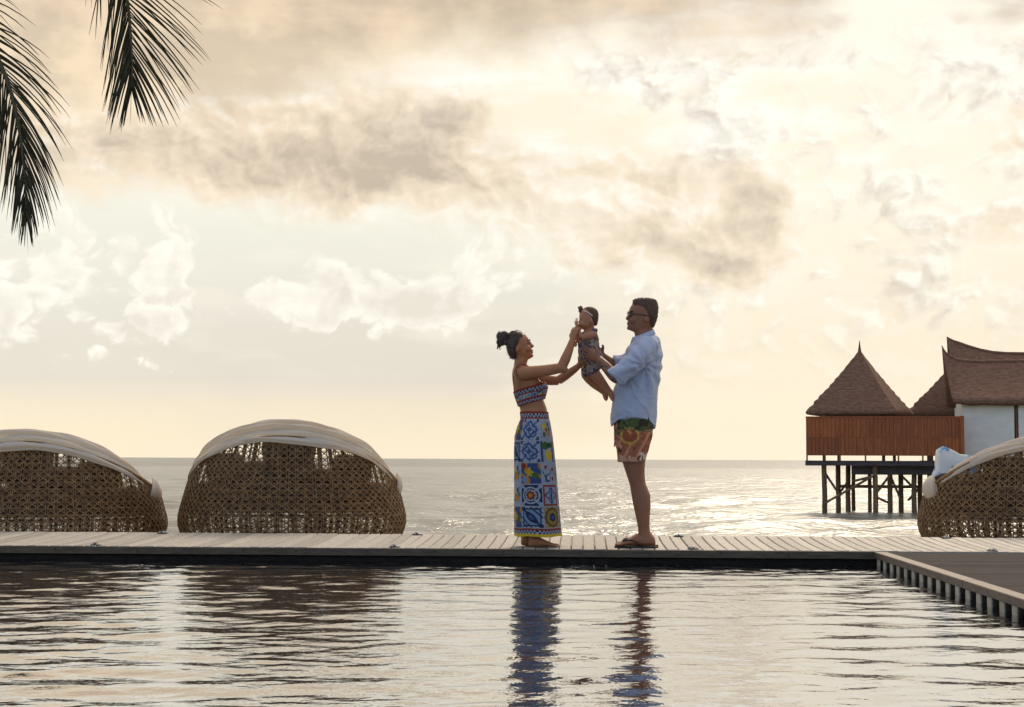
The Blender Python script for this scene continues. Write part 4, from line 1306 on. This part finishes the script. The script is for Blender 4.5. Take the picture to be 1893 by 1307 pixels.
for s in (-1, 1):
    q = 0 if s < 0 else -14
    mb.ball(pw(996, 717, s * .060), (.050, .052, .050), 14, 9)
    stack(mb, [(1003, 992 + q, 978 + q, .026), (994, 991 + q, 977 + q, .027), (985, 991.5 + q, 976.5 + q, .029), (960, 993 + q, 972 + q, .040), (930, 995 + q, 968 + q, .052), (900, 996 + q * .6, 969 + q * .6, .050), (870, 1002, 966, .066), (815, 1010, 958, .078)], yc=s * .075, e=2.1)
    rings = []
    for (x_, t_, b2, hw) in ((977.0, 1000, 1007, .010), (978.8, 994, 1009, .023), (985, 988.5, 1009.8, .028), (994, 990, 1009.8, .029), (1004, 995.5, 1009, .032), (1014, 1000, 1009.2, .037), (1022, 1003, 1009.8, .038), (1027, 1004.6, 1009.8, .035)):
        ct = pw(x_ + q, (t_ + b2) / 2, s * .075); hz = (b2 - t_) / 2 * PXM
        rings.append([ct + Vector((0, hw * math.cos(a), hz * math.sin(a))) for a in (2 * math.pi * k / 18 for k in range(18))])
    mb.loft(rings)
    for k, (dx, dy_, r_) in enumerate(((0, .024, .0115), (0.8, .008, .0085), (-.6, -.006, .008), (-2.4, -.019, .0075), (-4.6, -.030, .007))):
        dy2 = dy_ * (1 if s < 0 else -1)
        mb.tube([pw(1025 + q + dx, 1006.5, s * .075 + dy2), pw(1031 + q + dx, 1007.3, s * .075 + dy2), pw(1035 + q + dx, 1008.2, s * .075 + dy2)], [r_, r_, r_ * .75], 8)
# near arm: raised to the baby's arm
limb(mb, [(962, 690, -.10), (970, 692, -.150), (1003, 688, -.165), (1037, 682, -.150)], [.045, .052, .044, .037])
limb(mb, [(1036, 683, -.150), (1044, 666, -.140), (1052, 646, -.115), (1057.5, 629, -.095)], [.037, .038, .030, .021])
hand(mb, pw(1057.5, 629, -.095), pw(1063, 606, -.075) - pw(1057.5, 629, -.095), (0.75, 0.75, -0.1), 0.92, (22, 38, 30), 1, 3.0, 45)
mb.ball(pw(1041.5, 685.0, -.152), (.030, .030, .030), 12, 8)
# far arm under the baby's side
limb(mb, [(962, 690, .10), (972, 694, .145), (1004, 700, .155), (1034, 702, .140)], [.045, .050, .041, .034])
limb(mb, [(1033, 702, .140), (1046, 693, .135), (1062, 682, .115), (1072, 674, .098)], [.034, .035, .028, .021])
hand(mb, pw(1072, 674, .098), pw(1090, 658, .075) - pw(1072, 674, .098), (0.1, -1, 0.15), 0.92, (8, 14, 14), -1, 5.0, 50)
wom_base = (0.40, 0.168, 0.075)
fuse('body', mb, M['skin'], wom, 0.0045, 3, color=skin_col(wom_base, [(pw(984.6, 647.2), (.010, .020, .006), (0.34, 0.10, 0.085), .8), (pw(984.4, 651.8), (.010, .019, .006), (0.36, 0.11, 0.09), .8)]))
child('teeth', MB().ball(pw(984.2, 649.4), (.0065, .016, .0038), 10, 6).mesh('teeth', True), M['teeth'], wom)
for s in (-1, 1):
    child('eye', MB().ball(pw(976.6, 635.4, s * .031), (.010, .012, .006), 12, 8).mesh('eye', True), M['eye'], wom)
    child('eyebrow', MB().tube([pw(980.0, 630.0, s * .014), pw(979.4, 628.4, s * .030), pw(974.5, 630.2, s * .049)], [.003, .0042, .002], 6).mesh('eyebrow', True), M['brow'], wom)
    child('eyelash', MB().tube([pw(981.0, 634.0, s * .020), pw(980.6, 633.2, s * .032), pw(977.6, 634.4, s * .046)], .0025, 6).mesh('eyelash', True), M['brow'], wom)
mb = MB()
stack(mb, [(663, 954, 946, .030), (659, 956, 942.5, .050), (654, 956.5, 940, .060), (648, 957.5, 937.8, .069), (642, 962, 936.3, .0735), (636, 966.5, 935.5, .0755), (630, 969.5, 935.5, .0755), (624, 971.5, 936.5, .073), (618.5, 969, 938.8, .065), (615, 965, 942.5, .053), (612, 960, 948, .03)], e=2.1)
mb.ball(pw(929.5, 624.5), (.040, .045, .043), 18, 12); mb.ball(pw(924.5, 620.5), (.028, .034, .030), 14, 9); mb.ball(pw(934, 617.5), (.024, .03, .022), 12, 8)
mb.ball(pw(925, 633), (.030, .032, .030), 12, 8); mb.ball(pw(935, 631), (.030, .04, .030), 12, 8)
for k in range(9):
    r_ = random.Random(k); x0 = r_.uniform(919, 926); limb(mb, [(x0 + 3, 632, r_.uniform(-.02, .02)), (x0, 639, r_.uniform(-.02, .02)), (x0 + r_.uniform(-2, 1), 646 + r_.uniform(-2, 3), 0)], [.008, .004, .002], 6, 3)
BUN = np.array(pw(930, 625))
hr = fuse('hair', mb, M['hair_woman'], wom, 0.0045, 5, disp=lambda co: 0.0006 * vnoise(co, 60.0, 3))


strands('hair_strands', hr, 4000, lambda p: BUN - p + np.array([0.0, 0.0, 0.01]), 0.022, 0.02, .0006, M['hair_woman'], wom, 3)
strands('flyaway_hair', hr, 120, lambda p: BUN - p, 0.024, 1.1, .0006, M['hair_woman'], wom, 4)

# ---- majolica print
WHT, BLU, NAV, YEL, RED, GRN, ORG, SKY_ = [np.array(lin(*c)) * .84 for c in ((178, 184, 198), (64, 86, 140), (38, 48, 88), (222, 190, 50), (146, 54, 42), (70, 106, 64), (200, 132, 52), (126, 152, 186))]


def tile_print(u, v, kind):
    """u, v in [-1, 1] inside one tile; returns colours."""
    c = np.tile(WHT, (len(u), 1)); r = np.hypot(u, v); a = np.arctan2(v, u)
    c[np.abs(np.sin(9 * u + 2.2 * np.sin(8 * v)) * np.sin(9 * v + 2.2 * np.sin(8 * u))) > .62] = SKY_ * .75
    def put(m, col):
        c[m] = col
    if kind == 0:      # blue scroll on white
        put(np.abs(r - .62 - .12 * np.cos(4 * a)) < .11, BLU); put(r < .24 + .1 * np.cos(8 * a), BLU); put((np.abs(u) > .72) & (np.abs(v) > .72), NAV)
        put(np.abs(np.sin(5.5 * u + 2 * np.sin(4 * v)) * np.sin(5.5 * v + 2 * np.sin(4 * u))) > .78, BLU)
    elif kind == 1:    # yellow roses
        for (x, y, q, col) in ((-.3, .35, .34, YEL), (.35, -.3, .34, ORG), (-.35, -.45, .24, GRN), (.4, .5, .22, BLU), (0, 0, .16, RED), (.6, .1, .2, GRN)): put(np.hypot(u - x, v - y) < q + .05 * np.sin(7 * np.arctan2(v - y, u - x)), col)
    elif kind == 2:    # lemon
        put(np.abs(np.abs(u) - .82) < .14, BLU * .8); put(((u + .35) / .5) ** 2 + ((v - .55) / .38) ** 2 < 1, GRN); put(((u - .3) / .5) ** 2 + ((v - .6) / .25) ** 2 < 1, GRN * .6)
        put(((u - .12) / .48) ** 2 + ((v + .35) / .52) ** 2 < 1, YEL)
    elif kind == 3:    # cockerel in oranges and blue
        put(r < 3, BLU * .9); put(np.sin(4 * u + 3 * v + 2 * np.sin(3 * v)) > .35, ORG); put(np.hypot(u + .1, v - .1) < .38 + .12 * np.sin(5 * a), YEL * .8); put(np.hypot(u - .5, v + .2) < .3, GRN); put(np.hypot(u + .6, v + .6) < .3, SKY_); put(np.hypot(u + .7, v - .7) < .3, RED)
    elif kind == 4:    # red flower on navy scrolls
        put((np.abs(np.cos(2 * a)) > .25) & (r > .55) & (r < 1.2), NAV); put(np.abs(r - .75) < .07, WHT); put(r < .42 + .06 * np.cos(8 * a), RED); put(r < .2, ORG)
    elif kind == 5:    # sprigs
        put(np.abs(v - .35 * np.sin(4 * u)) < .09, GRN); put(np.hypot(u + .3, v + .45) < .38, BLU); put(np.hypot(u + .2, v + .4) < .22, WHT); put(np.hypot(u - .5, v - .4) < .16, RED); put(np.hypot(u - .4, v + .5) < .17, RED); put(np.hypot(u + .5, v - .6) < .17, RED)
    elif kind == 6:    # framed grey arabesque
        put(np.maximum(np.abs(u), np.abs(v)) > .80, RED); put(np.abs(r - .55 - .15 * np.cos(4 * a)) < .09, BLU * .8); put(r < .3, SKY_ * .8); put((np.abs(u) < .08) & (r < .6), NAV)
    elif kind == 7:    # roundel
        put(r < 3, np.array(lin(150, 128, 88))); put(r < .92 + .05 * np.cos(12 * a), np.array(lin(92, 66, 46))); put((r < .7) & (r > .42), YEL * .62); put((r < .64) & (r > .5) & (np.cos(18 * a) > 0), NAV); put(r < .40, NAV); put(r < .2, BLU)
    elif kind == 8:    # blue medallion
        put(np.maximum(np.abs(u), np.abs(v)) ** 4 + .3 * r ** 4 < .75, SKY_); put(np.abs(np.maximum(np.abs(u), np.abs(v)) - .78) < .07, NAV); put(np.abs(np.sin(6 * u * v + 5 * r)) > .85, NAV); put(r < .2, BLU)
    return c


def checker(u, v, n):
    m = (np.floor(u * n) + np.floor(v * 2)) % 2 < 1
    return np.where(m[:, None], WHT[None, :], NAV[None, :] * .7)


KINDS = [[7, 8, 3, 0, 4, 1, 8], [6, 4, 1, 3, 6, 0, 5], [5, 3, 1, 8, 1, 0, 4], [2, 0, 8, 1, 4, 6, 3], [1, 0, 3, 7, 2, 8, 0]]      # rows from the hem upwards; columns from the front backwards


def skirt_mesh():
    prof = [(985.5, 1034, 945.5, .185), (960, 1031.5, 946, .185), (912, 1028.6, 947, .182), (855, 1025, 948, .178), (830, 1023, 948.3, .177), (802, 1020.5, 950.0, .180), (785, 1018, 955, .172), (775, 1016.5, 959.5, .158), (770, 1015, 961.5, .146), (757, 1013.5, 960.5, .127)]
    NU, NV = 260, 330
    py = np.linspace(985.5, 757, NV); ps = [p[0] for p in prof][::-1]
    xf = np.interp(py, ps, [p[1] for p in prof][::-1]); xb = np.interp(py, ps, [p[2] for p in prof][::-1]); hd = np.interp(py, ps, [p[3] for p in prof][::-1])
    th = np.linspace(0, 2 * math.pi, NU, endpoint=False)
    V = np.zeros((NV, NU, 3)); C = np.zeros((NV, NU, 3))
    A = np.array([pw(0, p) for p in py]); X0 = np.array([pw(0, p).x for p in py])
    for i in range(NV):
        c, s = np.cos(th), np.sin(th); q = 2.3
        ex = np.sign(c) * np.abs(c) ** (2 / q); ey = np.sign(s) * np.abs(s) ** (2 / q)
        h = i / (NV - 1)
        low = (1 - h)
        fold = 1 + low * (0.07 * np.cos(5 * th + .6) + 0.030 * np.cos(9 * th + 2 + h * 2)) * np.abs(s) ** 1.0 + 0.004 * np.sin(14 * th + 6 * h)
        cx = (xf[i] + xb[i]) / 2; rx = (xf[i] - xb[i]) / 2
        x = X0[i] + (cx + rx * ex) * PXM
        V[i, :, 0] = x; V[i, :, 1] = PY + hd[i] * ey * fold
        V[i, :, 2] = A[i, 2] + low ** 12 * (-0.003 * np.abs(s) - .003 * np.cos(5 * th))
        # print coordinates: girth from the front seam, and height
        g = ((2 * math.pi - th) - R(26)) / (2 * math.pi) * 7.0       # seven tiles round
        row = (980.0 - py[i]) / 43.5 if py[i] < 973 else -1
        col = np.floor(g).astype(int) % 7; fu = 1 - (g % 1) * 2
        if py[i] >= 980.0: C[i] = YEL
        elif py[i] >= 974.0: C[i] = checker(th / 6.2832, np.full(NU, (980.0 - py[i]) / 6.0), 84)
        elif py[i] >= 970.5: C[i] = RED
        elif py[i] > 770.5:
            rr_ = (970.5 - py[i]) / 40.0; k = min(4, int(rr_)); fv = np.full(NU, (rr_ - k) * 2 - 1)
            for cc in range(7):
                m = col == cc
                if m.any(): C[i, m] = tile_print(fu[m] * 1.03, fv[m] * 1.03, KINDS[k][cc])
            edge = (np.abs(fu) > .95) | (np.abs(fv) > .95); C[i, edge] = WHT * .85
        elif py[i] > 768: C[i] = RED
        elif py[i] > 760.5: C[i] = checker(th / 6.2832, np.full(NU, (768 - py[i]) / 7.5), 60)
        else: C[i] = RED
    inner = V.copy(); 
    v = V.reshape(-1, 3); i = np.arange(NV - 1)[:, None] * NU; j = np.arange(NU)[None, :]
    f = np.stack([i + j, i + (j + 1) % NU, i + NU + (j + 1) % NU, i + NU + j], -1).reshape(-1, 4)
    me = bpy.data.meshes.new('skirt'); me.vertices.add(len(v)); me.vertices.foreach_set('co', v.astype(np.float32).ravel())
    me.loops.add(f.size); me.loops.foreach_set('vertex_index', f.astype(np.int32).ravel())
    me.polygons.add(len(f)); me.polygons.foreach_set('loop_start', np.arange(0, f.size, 4, dtype=np.int32)); me.update(calc_edges=True)
    me.polygons.foreach_set('use_smooth', [True] * len(f))
    cc = np.ones((len(v), 4), np.float32); cc[:, :3] = C.reshape(-1, 3)
    at = me.color_attributes.new('Col', 'FLOAT_COLOR', 'POINT'); at.data.foreach_set('color', cc.ravel())
    return me


sk = child('skirt', skirt_mesh(), M['print'], wom)
so = sk.modifiers.new('thick', 'SOLIDIFY'); so.thickness = 0.004; so.offset = -1

# crop top: band round the chest, slanting up to the front, and two straps
mb = MB(); NT = 120; NR = 40; Vt = []; Ct = []
for i in range(NR + 1):
    t = i / NR
    for k in range(NT):
        a = 2 * math.pi * k / NT; u = 0.5 + 0.5 * math.cos(a)            # 1 at the front
        py_ = (751.5 - 14.5 * u) * (1 - t) + (724.5 - 18.5 * u) * t
        ps = [755, 745, 735, 725, 716, 708, 700]; fx = np.interp(-py_, [-p for p in ps], [1012.5, 1008.5, 1007, 1010, 1012, 1008, 1002]); bx = np.interp(-py_, [-p for p in ps], [960, 956.5, 953, 950, 948, 946.8, 946]); hd = np.interp(-py_, [-p for p in ps], [.122, .124, .131, .139, .147, .152, .152])
        c, s = math.cos(a), math.sin(a); q = 2.25
        ex = math.copysign(abs(c) ** (2 / q), c); ey = math.copysign(abs(s) ** (2 / q), s)
        p = pw((fx + bx) / 2 + (fx - bx) / 2 * ex, py_); Vt.append((p.x, PY + hd * ey, p.z))
        g = a / 6.2832
        if t > .88: col = RED
        elif t > .66: col = checker(np.array([g]), np.array([(t - .66) / .22]), 64)[0]
        elif t > .58: col = RED
        elif t > .30: col = tile_print(np.array([(g * 16 % 1) * 2 - 1]), np.array([(t - .30) / .28 * 2 - 1]), [0, 2, 5, 1][int(g * 16) % 4])[0]
        elif t > .18: col = RED
        elif t > .04: col = checker(np.array([g]), np.array([(t - .04) / .14]), 64)[0]
        else: col = RED
        Ct.append((*col, 1.0))
f = [(i * NT + k, i * NT + (k + 1) % NT, (i + 1) * NT + (k + 1) % NT, (i + 1) * NT + k) for i in range(NR) for k in range(NT)]
me = new_mesh('crop_top', Vt, f, True); at = me.color_attributes.new('Col', 'FLOAT_COLOR', 'POINT'); at.data.foreach_set('color', np.array(Ct, np.float32).ravel())
ct = child('crop_top', me, M['print'], wom); so = ct.modifiers.new('thick', 'SOLIDIFY'); so.thickness = 0.006; so.offset = 1
for s in (-1, 1):
    path = [pw(952.5, 726, s * .125), pw(951, 708, s * .142), pw(951.5, 694, s * .142), pw(955, 683, s * .130), pw(964, 677.5, s * .115), pw(976, 681, s * .100), pw(987, 692, s * .092), pw(999, 707, s * .085)]
    P, Q = spline(path, [1] * len(path), 10); vs, cs, fs = [], [], []
    for i, p in enumerate(P):
        tn = (P[min(i + 1, len(P) - 1)] - P[max(i - 1, 0)]).normalized(); w_ = Vector((0, 1, 0)) - tn * tn.y; w_.normalize(); o_ = tn.cross(w_) * (-1 if s else 1)
        ce = pw(968, 706, s * .05); o_ = (p - ce).normalized()
        for j in range(7):
            vs.append(p + w_ * ((j / 6 - .5) * .030) + o_ * .010)
            col = (WHT if (i // 2 + j // 2) % 2 else NAV) if 1 <= j <= 5 else RED
            cs.append((*col, 1.0))
    fs = [(i * 7 + j, i * 7 + j + 1, (i + 1) * 7 + j + 1, (i + 1) * 7 + j) for i in range(len(P) - 1) for j in range(6)]
    me = new_mesh('strap', vs, fs, True); at = me.color_attributes.new('Col', 'FLOAT_COLOR', 'POINT'); at.data.foreach_set('color', np.array(cs, np.float32).ravel())
    st = child('strap', me, M['print'], wom); so = st.modifiers.new('thick', 'SOLIDIFY'); so.thickness = 0.006; so.offset = 0

# ================================================================== baby
bab = empty('person', pw(1090, 690))
tag(bab, 'baby girl with bow headband and printed romper held up in the air', 'person')
mb = MB()
stack(mb, [(610.5, 1079, 1094, .030), (606.5, 1075, 1096.5, .046), (602, 1072.8, 1099.5, .057), (597, 1071.5, 1102.5, .064), (592, 1070.8, 1104.3, .067), (586, 1070.6, 1105.2, .068), (580, 1071, 1105.2, .066), (575, 1073, 1103.5, .060), (571, 1077, 1100, .047), (568.5, 1083, 1095, .025)], e=2.1, narrow=.15)
mb.ball(pw(1070.6, 595.0), (.010, .011, .009), 10, 7); mb.ball(pw(1072.2, 601.3), (.009, .014, .006), 10, 7); mb.ball(pw(1075.5, 606), (.012, .016, .010), 10, 7)
for s in (-1, 1):
    mb.ball(pw(1077.5, 600, s * .034), (.024, .022, .024), 12, 8); mb.ball(pw(1092, 595, s * .066), (.011, .008, .017), 10, 7)
limb(mb, [(1088, 606, 0), (1090, 614, 0), (1088.5, 626, 0), (1088, 640, 0), (1091, 656, 0), (1098, 670, 0), (1102, 676, 0)], [.034, .050, .066, .072, .076, .070, .045], 20, 4)
# near arm reaching forward, hand at the mouth with spread fingers
limb(mb, [(1099, 617, -.052), (1088, 622, -.075), (1074, 626, -.078)], [.030, .029, .025])
limb(mb, [(1074, 626, -.078), (1069.5, 618, -.070), (1067, 608, -.058)], [.025, .022, .017])
hand(mb, pw(1066.8, 607, -.056), pw(1064.5, 597, -.05) - pw(1066.8, 607, -.056), (.9, .5, 0), 0.50, (4, 6, 6), -1, 15.0, 55)
limb(mb, [(1099, 617, .052), (1085, 624, .072), (1072, 629, .07), (1068, 620, .06), (1067.5, 611, .05)], [.030, .028, .024, .020, .016])
hand(mb, pw(1067.5, 611, .05), (.1, -.2, 1), (.5, -1, 0), 0.48, (10, 14, 14), 1, 8.0, 45)
for s, pts, ft in ((-1, [(1100, 668, -.035), (1096, 686, -.052), (1108, 703, -.058), (1120, 717, -.052), (1127, 725, -.05)], (1132.5, 742)), (1, [(1097, 670, .035), (1087, 690, .052), (1097, 706, .058), (1111, 719, .052), (1118.5, 726, .05)], (1121.5, 741))):
    limb(mb, pts, [.050, .047, .037, .026, .019])
    x0, y0, d0 = pts[-1]
    limb(mb, [(x0 - .5, y0 - 3, d0), (x0 + 1.2, y0 + 4, d0), ((x0 + ft[0]) / 2 + .8, (y0 + ft[1]) / 2 + 1.5, d0), (ft[0] - .5, ft[1] - 1.5, d0)], [.021, .022, .019, .012], 12, 4)
    for k in range(5): mb.ball(pw(ft[0] - .6 + .2 * k, ft[1] - .6 - .4 * k, d0 + s * (k - 2) * .007), (.006, .005, .007), 8, 6)
fuse('body', mb, M['skin'], bab, 0.004, 2, color=skin_col((0.44, 0.192, 0.10), [(pw(1071.5, 601), (.012, .014, .008), (.40, .12, .10), .8), (pw(1073, 591.5, -.034), (.008, .013, .004), (.06, .03, .025), .9), (pw(1073, 588.5, -.036), (.008, .016, .0028), (.14, .07, .05), .7)]))
mb = MB()
stack(mb, [(602, 1098, 1103.5, .030), (596, 1093.5, 1105.2, .058), (590, 1088, 1106.3, .068), (584, 1083, 1106.8, .0705), (578, 1078.5, 1106.3, .068), (573.5, 1077, 1104.5, .060), (569.5, 1079.5, 1100, .044), (567.3, 1085, 1094.5, .022)], e=2.1)
fuse('hair', mb, M['hair_baby'], bab, 0.004, 2)
pts = []
for k in range(33):
    a = 2 * math.pi * k / 32
    u = 0.5 + 0.5 * math.cos(a)
    pts.append(pw(1075.5 * u + 1103.5 * (1 - u), 574.5 * u + 593.5 * (1 - u) - 2.5 * math.sin(a) ** 2, .0715 * math.sin(a)))
child('headband', MB().tube(pts, .0042, 6, 1.0).mesh('headband', True), M['ribbon'], bab)
mb = MB()
for s in (-1, 1):
    mb.ball(pw(1073.2, 570.5, s * .016) , (.017, .020, .020), 12, 8, Matrix.Rotation(s * R(30), 3, 'X'))
mb.ball(pw(1073.6, 573.5), (.011, .010, .012), 10, 7); limb(mb, [(1072.5, 572, -.01), (1071.3, 567, -.014)], [.010, .016], 10, 3); limb(mb, [(1074, 573, -.01), (1072, 577, -.02)], [.009, .013], 10, 3)
child('bow', mb.mesh('bow', True), M['bow'], bab)
# romper
mb = MB()
limb(mb, [(1090.5, 615, 0), (1089, 626, 0), (1088, 640, 0), (1091, 656, 0), (1098, 670, 0), (1101, 678, 0)], [.056, .0735, .080, .085, .079, .060], 22, 5)
limb(mb, [(1100, 668, -.035), (1096.5, 683, -.05), (1100, 690, -.054)], [.058, .056, .053], 14, 3)
limb(mb, [(1097, 670, .035), (1088, 686, .05), (1090, 692, .053)], [.058, .056, .053], 14, 3)
limb(mb, [(1094, 611, -.045), (1099, 616, -.06)], [.022, .034], 12, 3); limb(mb, [(1094, 611, .045), (1099, 616, .06)], [.022, .034], 12, 3)


def romper_col(co):
    n1, n2, n3 = vnoise(co, 44, 1), vnoise(co, 60, 7), vnoise(co, 90, 3)
    c = np.tile(np.array(lin(150, 134, 122)), (len(co), 1))
    for m, col in ((n1 > .35, lin(70, 74, 104)), (n2 > .55, lin(176, 128, 62)), (n2 < -.7, lin(118, 76, 58)), (n3 > .75, lin(64, 122, 160)), (n1 < -.8, lin(66, 50, 46))): c = np.where(m[:, None], np.array(col)[None, :], c)
    return c


fuse('romper', mb, M['print'], bab, 0.005, 2, disp=lambda co: 0.003 * vnoise(co, 50, 2), color=romper_col)
mb = MB()
for k in range(7):
    r_ = random.Random(k + 40); mb.ball(pw(1062.5 + r_.uniform(-1.5, 3), 636 + r_.uniform(-3, 4), -.05 + .02 * k), (.012, .014, .012), 8, 6)
me = mb.mesh('ruffle', True); child('ruffle', me, mat('ruffle_fabric', lin(190, 158, 84), 0.8, 0.2), bab)
